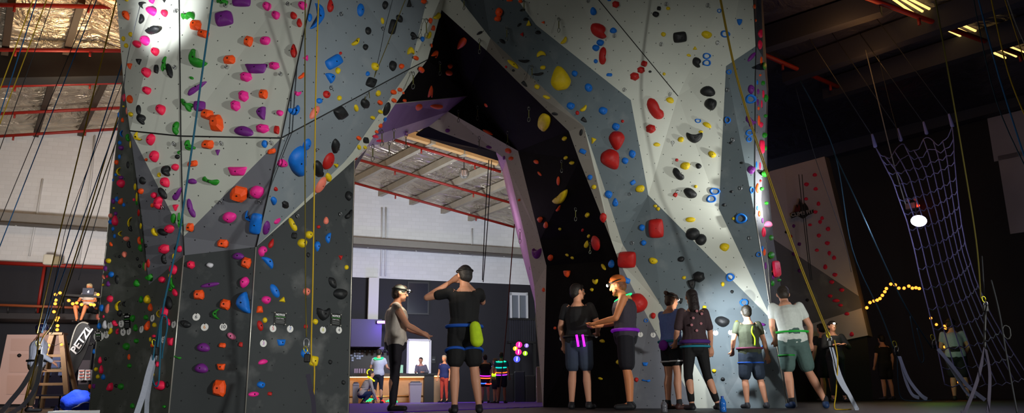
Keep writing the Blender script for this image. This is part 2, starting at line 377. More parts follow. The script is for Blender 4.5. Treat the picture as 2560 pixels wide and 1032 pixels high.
# ---------------------------------------------------------------- climbing holds: x y w h colour shape [angle]
# colours P magenta C crimson-pink K black O orange R red G green V violet B blue Y yellow S chalky coral W chalky white D dusty pink
# shapes r round, o oval, e egg, t drop, h half moon, c crescent, i triangle, b block, k kidney, s lumpy star, a claw, n bone, m knobbly bean, f fin, g ring, u cup, q slab, z trapezoid
HD = '''
381 3 16 14 P m;411 2 12 10 K i;357 12 16 16 K c 30;382 29 21 23 P m;412 34 17 18 C m;316 39 16 26 O m -20;317 1 9 6 Y r;356 48 12 25 K h 10;383 76 30 20 K f;327 86 10 12 Y o;309 97 9 13 Y o
316 114 10 12 Y e;365 102 20 25 P o;345 111 17 18 C r;389 130 20 21 C m;349 155 12 15 K i;326 166 11 15 O i;367 182 23 25 C m;391 173 12 23 K b;413 161 17 38 G a 15;424 177 15 38 K o -14
471 42 34 24 G n -20;490 64 28 26 O b;509 85 29 20 O b 10;561 48 44 34 V q -12;556 6 30 16 G n;493 151 38 46 G c -40;574 150 30 22 O b -8;479 195 12 7 G o 20
368 227 22 20 C m;326 248 13 21 O e;347 275 12 26 K o;355 298 27 22 K k 35;403 275 24 27 C m;328 286 10 12 Y o;441 320 18 33 G k 15;493 219 16 58 V f 44;470 262 28 37 G a -30;500 266 29 25 V q;519 287 30 26 O b 10;542 309 33 44 O b -10
345 342 17 22 Y c -30;378 349 21 30 C m 10;387 391 23 30 C m;310 244 8 20 C o;309 266 5 5 Y r;307 300 7 12 O t;297 287 5 14 B o;305 334 8 17 B c;320 344 10 19 G k;300 357 8 11 B o;304 370 12 12 V m;299 392 6 12 B o;317 277 4 18 S o;326 361 4 18 Y o
476 363 28 26 G a;520 361 30 23 O b;545 381 12 15 V i;448 381 9 10 G c;444 392 12 12 K m;366 399 7 8 O r;439 418 18 18 C m;417 426 27 25 K k 25;398 437 9 12 Y o;414 456 22 28 C m -25;407 483 16 34 K o -32;444 483 18 36 V f 10
357 451 15 20 K e -20;353 478 13 15 O m;386 488 15 16 C m;398 506 24 32 C k 15;381 513 8 11 O e;440 519 15 17 C i;434 546 12 26 G o;451 551 14 39 G a;425 572 23 22 C m;407 580 28 16 K o 20;387 580 14 22 Y k -20;482 409 26 16 O b -12
481 453 23 14 V e 5;527 452 44 20 G n 8;478 520 16 49 V k -14;476 568 18 22 O b;574 543 36 27 P m;292 406 9 13 O m;298 429 11 20 Y c;290 437 6 8 B r;303 444 12 10 V m;304 459 18 22 C m;283 450 4 8 B r;320 412 6 18 K o
303 503 11 17 O t 20;293 498 9 14 B k;310 512 7 10 B e;284 503 9 14 V m;289 551 15 26 C t;290 534 8 10 V m;325 555 9 26 Y c 10;327 571 9 15 K k;283 572 7 11 B o;302 584 10 13 Y c;287 590 6 11 B o;317 597 13 13 S m;285 520 5 5 Y r;335 499 5 8 C r
338 467 5 18 Y o;342 493 4 24 Y o;342 507 4 12 G o;347 532 5 18 R o;352 565 4 16 Y o;277 539 9 12 S r;277 555 9 12 B m;323 611 9 18 K k;312 636 11 16 S m;299 641 5 8 K r;278 610 7 12 O t -20;272 652 12 13 Y m;264 654 5 11 V o;264 671 8 14 V m
279 686 12 15 B m;268 691 5 7 C r;259 692 6 12 S o -20;293 699 9 23 K m;271 709 9 14 V t;258 712 5 6 Y r;349 601 9 20 O k;353 620 12 19 G m;355 602 4 14 G o;366 614 7 10 K h;344 647 6 9 K r;350 665 7 9 K r;360 665 5 20 G o;364 667 4 22 S o;371 658 8 22 R o
412 622 25 25 C s;411 647 14 25 K k;440 616 8 18 K f;449 622 14 17 C e 20;434 641 6 15 Y o;435 674 19 26 C m;426 689 8 12 Y e;407 699 14 17 C r;376 694 19 17 G h 60;343 707 15 19 G t;432 709 11 30 G a
276 747 14 18 C m;269 771 9 25 S o 10;255 770 11 18 B m;295 764 11 25 Y c 10;311 759 9 14 K c;300 783 11 17 K m;245 792 9 16 S k;259 791 4 8 C r;249 814 10 16 B t;263 811 11 22 W t;288 808 12 17 C k -20;278 828 9 18 Y h 20;294 828 8 15 C k 15
354 748 11 18 G t;370 748 14 22 Y t;377 768 10 20 O t;333 796 13 18 G m;366 793 10 13 G e;340 819 10 18 G t;370 814 12 26 O t 15;397 784 8 18 Y c;387 812 9 12 Y e;422 757 18 34 K o -8;413 780 18 28 C m;422 805 10 20 C m -15;438 731 12 20 C e -20;427 724 9 9 G r
427 854 14 20 C z;386 840 8 8 C r;376 848 5 12 Y o;381 863 7 10 O e;318 866 14 19 G m;342 852 10 12 G r;297 858 5 6 K r;236 878 7 13 B t;251 900 9 18 C t;264 897 6 9 K r;254 923 10 22 C t;241 923 9 11 Y m;245 941 8 11 Y e;259 942 9 14 B e
225 966 6 13 O m;235 965 7 11 V z;277 967 15 19 C f -20;291 964 7 9 K r;304 966 12 16 G m;323 892 6 15 O o;325 914 9 11 G r;394 910 9 14 C b;384 935 5 9 Y t;403 963 22 25 C r;418 961 8 16 K e;332 1014 9 14 G e;412 1016 8 8 G r;226 989 4 7 B r
604 4 46 26 V q;668 17 22 22 P m;690 39 21 21 P m;757 15 22 21 P m;734 39 16 19 R e -20;749 57 14 22 R t;622 104 22 27 O b 10;664 103 28 21 P m -20;735 127 17 34 R t;641 172 56 23 V z;686 165 27 19 P s;616 193 30 24 P s;763 145 17 12 P i 90;752 189 15 17 O f
825 14 16 33 R t;792 42 30 64 B c 192;774 44 11 21 B o;834 155 42 28 B q -32;851 133 7 8 R r;844 177 12 17 Y m;826 193 20 28 B h -30;610 241 25 28 P s;590 265 24 27 P s;659 236 22 24 O b;654 283 24 32 V h 185;700 283 18 15 P m;610 328 48 25 V e 8;657 322 34 23 P s
692 325 14 22 R b;744 234 16 12 P u;735 277 27 22 B u -20;798 252 15 14 B o 30;816 236 17 20 R o -25;848 245 11 13 Y r;786 281 17 38 S o 32;850 281 28 28 K q -35;662 360 15 20 B m;679 378 22 13 O b -15;766 361 17 32 B o 25;739 402 39 76 B h 184
837 365 18 37 K m 10;820 402 22 46 R o 25;594 428 47 22 P z;705 407 24 20 P e;598 484 44 38 O b 8;643 480 37 32 P m;620 541 16 28 B c -25;640 559 30 52 B q 8;689 472 9 11 R e;683 502 14 21 B t 180;712 511 15 19 K s;665 569 15 36 V o 14;693 552 9 20 P e 48
794 421 24 41 K k;801 462 17 46 S o 30;820 443 14 22 Y m;839 414 12 10 Y i;731 561 15 36 Y k -22;735 589 14 17 K b;772 587 20 20 Y m;755 608 24 23 Y m;796 567 9 9 R r;815 551 12 19 S e;819 594 13 27 B h 190;678 608 13 25 R t 20;656 627 26 23 P k 60;671 654 18 38 B h -42
793 616 15 26 B t 180;770 637 9 13 K m;851 644 11 12 R i;866 668 10 12 Y r;831 707 17 32 K m -25;687 727 18 38 B o -28;766 729 18 20 S m;850 735 36 28 K m;478 662 20 21 C s;525 663 18 13 W m;596 640 29 18 V e;616 657 24 28 O b 10;558 608 29 22 O b
525 712 48 11 V o -10;498 737 27 26 O b -8;611 706 22 30 P m 30;564 761 26 27 O b 8;608 758 36 54 B h 170;541 785 20 25 G c;665 750 23 21 P m;707 751 18 13 Y i -45;649 773 16 17 O z 180;662 800 11 14 Y r;464 810 30 18 K m 22;650 814 14 27 R o -15;579 840 24 15 D o 35
509 868 32 23 V e 5;556 863 18 13 O b;602 861 10 13 R b;444 893 20 8 G n 10;504 920 33 25 V e 5;553 917 21 16 O z 0;549 970 33 43 O b;703 856 21 16 B z;657 904 24 13 P e -15;652 962 21 18 B m;634 985 27 13 P o -5;674 984 11 10 R b
807 785 31 31 K u;788 804 13 15 Y m;764 816 10 11 R b;784 902 20 26 Y q 10;761 884 19 24 B m;825 905 10 12 K m;858 956 10 12 K m;871 490 18 25 K m;870 535 18 24 K f;901 25 17 33 B o;962 13 14 22 K m 10;956 52 8 17 Y o -10;981 67 17 38 K q 12;998 47 15 22 K m -25
920 77 14 20 K o -10;887 104 18 20 Y f;913 118 13 16 K m;1034 90 20 20 K a;1026 127 16 19 Y u 180;937 167 17 23 Y m -20;919 184 10 12 B e;981 165 18 27 K m;1003 166 13 14 O m;1039 145 11 12 O m;1090 39 15 17 Y f;1076 52 11 15 O m;1082 70 10 14 O b;1070 87 11 18 Y f
1056 98 11 14 B m;1059 4 14 12 O m;1022 8 13 20 K i 180;1079 114 4 10 O o;1087 135 22 11 O c 120;1052 174 13 15 O m 20;1124 165 10 14 O m 20;1121 182 14 14 O r;927 206 23 24 K q 20;890 270 10 18 Y o -5;911 258 20 24 K m;945 233 11 16 Y o 25;949 256 12 12 O m
950 279 11 10 Y m;931 294 12 9 Y m;966 272 14 36 K o 20;983 230 14 12 O m -20;999 224 12 10 O s;984 251 12 11 O m;1011 251 9 7 O b;1008 232 5 6 O r;1076 230 35 9 O c 100;1046 267 20 12 O e -35;1092 266 33 10 O m;896 345 11 11 O m;914 350 13 15 K b;897 368 9 13 Y m
912 368 8 9 Y r;951 314 8 12 O e 30;941 329 8 8 O r;939 341 14 8 C e;950 352 18 7 C e;1016 334 13 7 V h 90;1119 326 12 9 V o;963 299 6 12 B o 20;1154 108 20 30 O t 218;1247 31 18 24 O m 10;1244 47 18 14 O m -20;1274 0 16 6 O e;1301 3 10 9 O e
1306 25 14 6 K e -15;1314 48 13 8 K e -10;1321 58 12 14 Y i 180;1298 62 13 6 K e -40;1345 81 14 10 K e;1304 86 12 8 R i 90;1357 56 8 8 O i 90;1256 103 17 9 K e 38;1199 82 17 6 K e -28;1352 134 22 14 Y u 170;1309 151 27 12 K f 20;1357 169 14 11 Y m -20;1344 184 28 11 K f 10
1283 160 34 11 Y e 38;1265 167 6 6 R r;1283 176 7 6 K r;1399 195 50 62 Y t -8;1215 263 12 5 O o 50;1220 330 28 8 O e 28;1271 376 17 11 O e 25;1278 396 12 10 O m;1342 217 14 13 Y m;1366 243 20 9 Y m 18;1311 210 20 9 K h 50;1387 284 16 7 K e 10;1361 305 33 42 Y m
1223 367 17 8 V m;1260 394 6 10 V o;1341 404 13 9 O e 40;1349 434 14 5 O o 50;1396 452 7 23 O o;1430 407 12 9 Y m;1401 491 34 36 Y f 0;1396 520 10 15 O f;1351 549 12 15 O t 180;1365 562 10 17 O e;1475 443 13 13 B m;1485 467 12 11 Y r;1469 537 11 12 Y m;1400 572 8 6 Y e 40
1457 575 6 8 R r;1472 590 7 9 Y m;1508 544 18 24 R m;1490 606 20 42 R o -8;1298 500 6 6 O r;1521 486 20 20 B m;1538 505 16 21 B t;1412 346 11 11 Y m;1415 394 9 9 Y r;1457 378 17 11 B q 25;1453 331 8 17 K o 10;1482 352 14 16 Y i 20;1460 300 18 11 K h 40;1457 270 16 17 Y f
1443 282 9 11 R r;1426 265 20 19 B m;1471 219 18 22 B o -20;1507 277 22 20 B m;1556 303 8 8 R s;1539 317 20 20 B m;1541 352 41 48 R t 180;1580 385 17 21 B m;1562 402 17 17 B m;1636 272 34 58 R k -22;1626 322 24 23 R s;1642 361 17 10 Y e 5;1675 250 20 15 Y e 25
1527 400 50 54 R t 150;1483 28 15 21 B e -10;1496 76 50 34 R k 22;1533 76 17 15 B e;1500 107 19 17 B m;1489 120 18 17 B m;1506 139 20 44 R k 10;1489 153 10 11 B r;1523 187 15 9 B b;1539 11 18 18 R s;1523 0 10 4 B o;1639 36 17 15 K m;1647 21 10 11 K b;1670 21 10 9 Y r
1658 86 12 12 Y m;1610 159 15 15 R b 15;1602 175 19 17 R s;1586 191 23 21 R s;1625 179 8 6 K o;1660 185 8 8 Y m;1408 101 19 15 Y f -20;1436 184 15 16 B m;1699 93 33 27 K q -8;1766 87 27 20 Y m 10;1798 27 11 11 B g;1813 85 24 18 B g 10;1848 55 18 12 B h 90
1737 120 12 9 Y i 180;1722 138 11 7 Y e 15;1742 155 29 22 K k 35;1767 140 21 16 B g;1767 157 21 17 B g;1822 180 13 12 B g;1879 142 10 30 V o 40;1770 228 37 27 K e 8;1777 261 31 31 K m;1745 302 16 11 B g 10;1768 312 24 12 Y e 28;1752 329 12 7 Y e;1736 344 41 26 K u
1702 349 16 14 Y m -20;1780 386 22 16 Y m 30;1876 248 27 23 B g;1819 300 16 18 B g;1877 224 16 24 V m;1876 303 24 30 V a -20;1873 332 20 16 B g;1872 348 14 15 B g;1827 357 8 7 K r;1713 415 26 20 Y m -15;1695 435 22 36 K k -30;1746 415 16 14 K m 30;1739 466 9 8 Y r
1725 483 37 24 K m 30;1787 478 28 18 B g 5;1778 497 25 20 B g -5;1854 407 10 6 K o;1877 425 20 21 V m;1879 475 11 17 B g;1829 479 9 7 K r;1810 512 9 8 K r;1834 546 8 8 Y r;1853 546 30 26 B g;1726 549 25 13 Y o;1732 585 34 31 K r;1752 599 28 29 K r;1582 456 14 10 B q -35
1600 472 24 19 Y m -25;1638 515 10 8 Y m;1645 522 10 10 Y m;1605 569 15 17 B m;1640 571 38 48 R q -5;1688 487 11 11 R b 20;1692 400 8 8 R b;1568 649 44 41 R q;1609 607 14 14 B m 20;1633 652 22 16 Y e 200;1703 648 18 14 K m -20;1747 692 31 28 K s;1730 711 30 19 K h 80
1710 694 11 9 Y m -20;1564 700 24 14 B q 20;1563 716 10 10 B r;1542 734 10 14 Y m;1594 758 52 50 R m 30;1702 752 16 10 K h 90;1761 768 11 10 Y m;1633 789 13 16 R m;1529 659 14 21 B e 10;1509 667 8 18 Y o -32;1489 704 12 13 Y u;1344 633 20 26 V u;1377 644 12 16 O m
1419 684 20 14 O h 90;1359 724 7 11 O e;1418 637 9 6 Y e 40;1431 644 9 6 Y e 35;1467 610 10 19 Y t 10;1480 724 8 9 Y m;1429 786 12 11 O m;1452 783 15 13 O m -10;1488 795 12 13 Y z;1811 618 25 21 Y m;1825 693 21 21 B g;1807 710 9 12 Y r;1830 729 9 9 K m;1860 756 22 19 B g
1897 636 14 13 B g;1805 804 39 27 K m 10;1842 805 9 9 Y r;1785 927 12 10 Y m;1807 947 11 9 K e;1857 885 10 10 K r;1910 867 13 12 B g;1615 801 11 10 B g;1613 910 14 9 B z;1615 951 22 8 B n;1905 811 18 8 V e;1580 832 20 8 B n;1547 807 14 12 Y f;1506 852 13 9 Y e 15
1546 905 11 12 Y m;1552 846 13 14 S m;1591 949 11 12 R m;1388 820 6 8 O r;1501 946 12 6 Y m 20;1435 890 16 13 R m
1886 16 5 13 O o;1889 51 4 8 O o;1899 84 9 22 C h 180;1899 112 9 24 C m;1903 152 5 22 O o;1911 165 7 20 G m;1900 188 5 6 O r;1893 206 4 12 B o;1907 208 8 12 G b;1908 235 5 20 C o;1914 246 9 20 G m;1904 260 4 20 C o;1895 229 5 14 V o;1894 256 5 18 V o;1896 271 5 9 O r
1913 290 8 9 G s;1897 301 6 26 O o;1902 312 9 15 C m;1911 338 11 14 G r;1904 367 12 34 C q;1913 370 6 13 G r;1891 412 4 18 B o;1900 415 4 20 C o;1911 434 13 18 G r;1901 452 5 7 R r;1892 470 7 24 O c;1904 472 9 9 G r;1893 520 4 11 B o;1898 534 6 15 O o;1915 508 8 9 G m
1919 561 17 17 D e;1909 580 10 25 C e;1906 551 5 14 V o;1927 594 9 14 G m;1906 621 5 14 B o;1911 630 6 18 O o;1914 664 5 18 V o;1927 638 12 19 G m;1940 672 16 42 C q -8;1932 678 5 10 O r;1931 708 7 14 G r;1947 700 8 8 G m;1933 691 5 14 V o
2037 437 11 9 C e;2016 461 13 10 C m;2039 472 11 9 C e;2015 497 10 8 C e;2046 509 9 11 C e;2038 530 12 9 C m;2055 545 9 10 C e;2050 555 10 10 C m;2025 562 10 7 C o;2070 572 11 11 C e 20;2047 589 11 10 C m;2068 608 13 10 C m;2042 625 10 8 C e;2073 633 9 12 C m
2085 644 10 11 C e;2063 667 10 13 C e;1984 565 8 9 V m;1998 610 9 9 V b;1965 580 7 7 K r;1976 591 10 9 R e;1985 635 10 9 R m;2087 687 13 10 C m;2079 705 13 10 C m;2104 725 13 10 C m;2075 740 12 9 C m;2090 751 18 9 C e;2101 763 12 8 C m;2117 784 12 9 C e;2129 835 10 12 C e
1984 635 9 9 V m;1996 645 9 8 V m;2018 709 10 10 V m;1998 677 9 9 V m;2018 750 9 8 K m
'''
HCOL = dict(P=('magenta', (225, 40, 140)), C=('crimson-pink', (226, 30, 74)), K=('black', (26, 28, 30)), O=('orange', (232, 78, 20)), R=('red', (176, 26, 22)),
            G=('green', (30, 128, 28)), V=('violet', (106, 34, 122)), B=('blue', (14, 106, 200)), Y=('yellow', (212, 184, 16)), S=('chalky coral', (226, 120, 100)),
            W=('chalky white', (190, 190, 196)), D=('dusty pink', (216, 110, 150)))
HSH = dict(r='round', o='oval', e='egg-shaped', t='teardrop', h='half-moon', c='crescent', i='triangular', b='faceted block', k='kidney-shaped', s='craggy',
           a='claw-shaped', n='bone-shaped', m='rounded lumpy', f='fin-shaped', g='ring-shaped', u='cup-shaped', q='broad slab', z='flat-topped')
def poly_round(pts, k=4):
    n = len(pts); out = []
    for i in range(n):
        p0, p1, p2, p3 = (Vector(pts[(i+j) % n]) for j in (-1, 0, 1, 2))
        for j in range(k):
            t = j/k
            out.append(.5*((2*p1)+(p2-p0)*t+(2*p0-5*p1+4*p2-p3)*t*t+(3*p1-p0-3*p2+p3)*t**3))
    return [(p.x, p.y) for p in out]
def circ(n=16, a=1, b=1): return [(math.cos(2*math.pi*i/n)*a, math.sin(2*math.pi*i/n)*b) for i in range(n)]
OUTL = dict(
 r=circ(), o=circ(16), e=[(x*(1-.22*y) , y) for x, y in circ(16)], g=circ(20),
 t=poly_round([(0,1),(.4,.72),(.85,.0),(.9,-.45),(.5,-.93),(0,-1),(-.5,-.93),(-.9,-.45),(-.85,.0),(-.4,.72)], 2),
 h=poly_round([(-.75,1),(-.1,.9),(.55,.55),(.95,0),(.55,-.55),(-.1,-.9),(-.75,-1),(-.8,-.5),(-.85,0),(-.8,.5)], 2),
 c=poly_round([(.75,1),(.2,.95),(-.5,.6),(-.95,0),(-.6,-.6),(0,-.97),(.8,-1),(.3,-.6),(-.05,-.1),(.15,.5)], 2),
 i=poly_round([(-.9,.8),(-.5,.95),(.5,.95),(.9,.8),(.5,.0),(.1,-.9),(-.1,-.9),(-.5,0)], 2),
 b=[(-.85,.55),(-.45,1),(.1,.95),(.75,.9),(1,.3),(.9,-.6),(.55,-1),(-.4,-.85),(-.9,-.7),(-1,0)],
 k=poly_round([(-.2,1),(.4,.85),(.6,.35),(.55,-.1),(.95,-.5),(.7,-.95),(.1,-1),(-.5,-.75),(-.85,-.1),(-.8,.6)], 2),
 s=poly_round([(-.15,1),(.35,.86),(.8,.72),(.86,.2),(.98,-.3),(.6,-.7),(.1,-1),(-.35,-.8),(-.85,-.6),(-.86,0),(-.95,.42),(-.55,.8)], 2),
 a=poly_round([(-.55,1),(-.15,.95),(-.05,.3),(.45,-.15),(.95,-.35),(.85,-.75),(.3,-.6),(-.1,-1),(-.6,-.75),(-.5,-.2),(-.85,.3)], 2),
 n=poly_round([(-.95,.5),(-.7,.95),(-.4,.35),(.4,.25),(.7,.6),(1,.2),(.85,-.6),(.55,-.95),(.25,-.3),(-.3,-.5),(-.6,-.1),(-.9,-.2)], 2),
 m=poly_round([(-.25,1),(.35,.9),(.85,.6),(.95,.05),(.75,-.5),(.3,-.95),(-.15,-.9),(-.6,-.6),(-.95,-.1),(-.8,.6)], 2),
 f=poly_round([(1,.95),(.95,.3),(.6,-.5),(.1,-.95),(-.6,-1),(-1,-.6),(-.5,-.1),(.1,.3),(.55,.8)], 2),
 u=poly_round([(-.95,1),(-.6,.75),(0,.6),(.6,.75),(.95,1),(1,.3),(.7,-.5),(.2,-1),(-.2,-1),(-.7,-.5),(-1,.3)], 2),
 q=poly_round([(-.9,.7),(-.7,.95),(0,1),(.75,.95),(.95,.7),(1,0),(.92,-.75),(.7,-.95),(0,-1),(-.7,-.92),(-.95,-.7),(-1,0)], 2),
 z=poly_round([(-1,.95),(-.5,1),(.5,1),(1,.95),(.9,.2),(.7,-.8),(.4,-1),(-.4,-1),(-.7,-.8),(-.9,.2)], 2),
)
hold_m = {}
for k, (nm, c) in HCOL.items():
    hold_m[k] = mat('hold_'+nm.replace(' ', '_').replace('-', '_'), c, .55, noise=.22 if k not in 'SW' else .35, nscale=14, bump=.25, spec=.35)
bolt_m = mat('bolt_dark', (16, 15, 15), .4, .6)
def local_frame(px, py, near=None):
    h = hit(px, py)
    if h is None: return None
    loc, n, key = h
    def onplane(x, y):
        d = ray(x, y); t = (loc-CAM).dot(n)/d.dot(n); return CAM + d*t
    du = (onplane(px+1, py)-loc); dv = (onplane(px, py-1)-loc)
    return loc, n, key, du, dv
def hold_bm(bm, lf, w, h, sh, ang, seed, mi=0, lite=False):
    loc, n, key, du, dv = lf
    rnd = random.Random(seed)
    a = math.radians(ang); ca, sa = math.cos(a), math.sin(a)
    mpp = (loc-CAM).length/F
    ht = min(w, h)*mpp*(.42 if sh not in 'oqez' else .36)
    ob = abs(n.dot((CAM-loc).normalized()))
    if ob < .5: ht = min(ht*1.2, .07)
    def pt(x, y, z):
        X = (x*ca + y*sa)*w/2 if False else (x*w/2*ca + y*h/2*sa); Y = (-x*w/2*sa + y*h/2*ca)
        return loc + du*X + dv*Y + n*z
    if sh == 'g':
        tw = .26; N = 18
        k = []
        for i in range(N):
            t = 2*math.pi*i/N; wob = 1+.05*math.sin(3*t+seed)
            k.append((math.cos(t)*wob, math.sin(t)*wob))
        rr = []
        for x, y in k:
            o_ = bm.verts.new(pt(x, y, 0)); m1_ = bm.verts.new(pt(x*.93, y*.93, ht*.55)); m2_ = bm.verts.new(pt(x*.72, y*.72, ht*.62)); i_ = bm.verts.new(pt(x*.6, y*.6, 0))
            rr.append((o_, m1_, m2_, i_))
        for i in range(N):
            A = rr[i]; B_ = rr[(i+1) % N]
            for j in range(3):
                f = bm.faces.new((A[j], B_[j], B_[j+1], A[j+1])); f.material_index = mi; f.smooth = True
        return
    ol = OUTL[sh]
    if lite: ol = ol[::2] if len(ol) > 10 else ol
    N = len(ol)
    flat = sh == 'b'
    if flat: lv = ((1, 0), (.93, .45), (.52, 1)); ox, oy = (rnd.random()-.5)*.3, -.1-.2*rnd.random()
    elif sh in 'q': lv = ((1, 0), (.97, .35), (.86, .72), (.6, .95), (.3, 1.05)); ox, oy = 0, .05
    elif sh in 'hcfu': lv = ((1, 0), (.96, .4), (.8, .85), (.5, 1.05), (.22, .95)); ox, oy = .05, -.05
    else: lv = ((1, 0), (.95, .38), (.8, .72), (.52, 1), (.24, 1.1)); ox, oy = (rnd.random()-.5)*.2, -.1
    if lite: lv = lv[::2] if not flat else lv
    # centre that is safely inside hooked outlines
    cx = sum(p[0] for p in ol)/N; cy = sum(p[1] for p in ol)/N
    rings = []
    for s, z in lv:
        ring = []
        for i, (x, y) in enumerate(ol):
            j = 0 if flat or z == 0 else (rnd.random()-.5)*(.16 if sh in 'sm' else .06)
            if flat: X = cx+ox*(1-s)+ (x-cx)*s; Yy = cy+oy*(1-s)*2+(y-cy)*s
            else: X = cx + (x-cx)*s + ox*(1-s); Yy = cy + (y-cy)*s + oy*(1-s)
            ring.append(bm.verts.new(pt(X, Yy, ht*(z+j*.6))))
        rings.append(ring)
    for A, B_ in zip(rings, rings[1:]):
        for i in range(N):
            f = bm.faces.new((A[i], A[(i+1) % N], B_[(i+1) % N], B_[i])); f.material_index = mi; f.smooth = not flat
    c = bm.verts.new(pt(cx+ox, cy+oy*(2 if flat else 1), ht*(1.0 if flat else lv[-1][1]+.02)))
    for i in range(N):
        f = bm.faces.new((rings[-1][i], rings[-1][(i+1) % N], c)); f.material_index = mi; f.smooth = not flat
    return loc + n*ht
H = []; 
for ln in HD.replace('\n', ';').split(';'):
    t = ln.split()
    if not t: continue
    x, y, w, h = (float(v) for v in t[:4]); c, s = t[4], t[5]; ang = float(t[6]) if len(t) > 6 else 0
    y = max(y, 1); lf = local_frame(x, y)
    if lf is None or s not in 'roethcibksanmfguqz': print('NO HIT', ln); continue
    H.append(dict(x=x, y=y, w=w, h=h, c=c, s=s, a=ang, lf=lf, key=lf[2]))
print('holds', len(H))
H.sort(key=lambda d: -d['w']*d['h'])
big, small = H[:300], H[300:]
used = set()
def dirword(a, b):
    dx, dy = a['x']-b['x'], a['y']-b['y']
    if abs(dx) > 2.2*abs(dy): return 'right of' if dx > 0 else 'left of'
    if abs(dy) > 2.2*abs(dx): return 'below' if dy > 0 else 'above'
    return ('lower right of' if dx > 0 else 'lower left of') if dy > 0 else ('upper right of' if dx > 0 else 'upper left of')
def short(d): return HCOL[d['c']][0]+' '+HSH[d['s']]
cnt = {}
for d in big: cnt[(d['key'], short(d))] = cnt.get((d['key'], short(d)), 0)+1
for i, d in enumerate(big):
    size = 'large ' if d['w']*d['h'] > 900 else ('small ' if d['w']*d['h'] < 200 else '')
    base = f"{size}{short(d)} hold on {VIS[d['key']]}"
    nb = sorted([e for e in big if e is not d and math.hypot(e['x']-d['x'], e['y']-d['y']) < 170],
                key=lambda e: math.hypot(e['x']-d['x'], e['y']-d['y'])*(1 if short(e) != short(d) else 3)*(1 if cnt[(e['key'], short(e))] == 1 else 1.5))
    cands = []
    if cnt[(d['key'], short(d))] == 1: cands.append(base)
    for e in nb[:12]: cands.append(f"{base}, {dirword(d, e)} {short(e)}")
    for e in nb[:12]: cands.append(f"{base}, {dirword(d, e)} {'large ' if e['w']*e['h'] > 900 else 'small '}{short(e)}")
    lab = next((c for c in cands if c not in used and len(c.split()) <= 16), None)
    if lab is None: lab = f"{size}{short(d)} hold near {int(d['y'])}"; print('LABEL', lab)
    used.add(lab)
    bm = BM(); top = hold_bm(bm, d['lf'], d['w'], d['h'], d['s'], d['a'], i)
    loc, n = d['lf'][0], d['lf'][1]
    for v in bm.verts: v.co -= loc
    o = obj('climbing_hold', bm, hold_m[d['c']]); o.location = loc
    tag(o, lab, 'climbing hold', 'climbing holds on the climbing walls')
    if d['w']*d['h'] > 330 and d['s'] not in 'g' and top is not None and d['key'] not in ('LF', 'RS'):
        b = BM(); ball(b, (0, 0, 0), .008, 8, 5)
        me_ = bpy.data.meshes.get('bolt_head') or None
        if me_ is None:
            me_ = bpy.data.meshes.new('bolt_head'); b.to_mesh(me_); me_.materials.append(bolt_m)
        b.free()
        q = bpy.data.objects.new('bolt', me_); COL.objects.link(q); q.parent = o
        q.location = (top-loc)
bm = BM(); order = list(HCOL)
for i, d in enumerate(small):
    hold_bm(bm, d['lf'], d['w'], d['h'], d['s'], d['a'], 1000+i, mi=order.index(d['c']), lite=False)
so = obj('small_climbing_holds', bm, [hold_m[k] for k in order])
tag(so, 'the smallest bolt-on holds scattered over the climbing walls in many colours', 'climbing holds', kind='stuff')

# numbered route discs on the wall, notice signs
def frame_on(px, py):
    lf = local_frame(px, py); loc, n, key, du, dv = lf
    x = Vector((0,0,1)).cross(n).normalized(); z = n; y = z.cross(x)
    R = Matrix((x, y, z)).transposed()
    return loc, R, n
def text_mesh(txt, size, m, parent, loc, R, name='lettering', bold=0, align='CENTER', shear=0):
    cu = bpy.data.curves.new('t', 'FONT'); cu.body = txt; cu.size = size; cu.align_x = align; cu.align_y = 'CENTER'; cu.extrude = .0008; cu.offset = bold; cu.shear = shear
    cu.resolution_u = 3
    t = bpy.data.objects.new('t', cu); COL.objects.link(t)
    dg = bpy.context.evaluated_depsgraph_get(); me = bpy.data.meshes.new_from_object(t.evaluated_get(dg))
    bpy.data.objects.remove(t); bpy.data.curves.remove(cu)
    me.materials.clear(); me.materials.append(m)
    o = bpy.data.objects.new(name, me); COL.objects.link(o)
    T = Matrix.Translation(loc) @ R.to_4x4()
    me.transform(T); o.parent = parent
    if parent is not None: o.matrix_parent_inverse = parent.matrix_basis.inverted()
    return o
disc_m = mat('disc_white', (214, 214, 210), .5)
TXC = dict(k=mat('ink_dark', (40, 44, 60), .6), o=mat('ink_orange', (214, 140, 70), .6), r=mat('ink_red', (200, 70, 80), .6), v=mat('ink_violet', (170, 90, 180), .6),
           y=mat('ink_yellow', (190, 190, 90), .6), w=mat('ink_white', (235, 235, 235), .6), g=mat('ink_green', (60, 150, 50), .6), b=mat('ink_blue', (70, 100, 180), .6))
DISCS = [(491,792,'6','k'),(512,817.5,'6','o'),(558.6,817,'10','k'),(682,821,'5','r'),(725,822,'7','b'),(658,858,'3','v'),(807,824.5,'8','y'),(847,825,'4','k'),
 (276,814,'1','k'),(304,809,'2','k'),(266,836,'3','k'),(241,841,'','k'),(253.4,840,'','k'),(308.4,830,'4','k'),(323,828,'5','k'),(354.5,823,'7','k'),(382,795,'8','k'),(435,811,'9','k'),(409.5,848.7,'2','k'),
 (1402.6,845,'','k'),(1424.6,842.7,'','k'),(1491,838,'','k'),(1601,836,'1','k'),(1633,837,'2','k'),(1789,832,'4','k'),(1827,831,'3','k'),(1906,829,'5','k')]
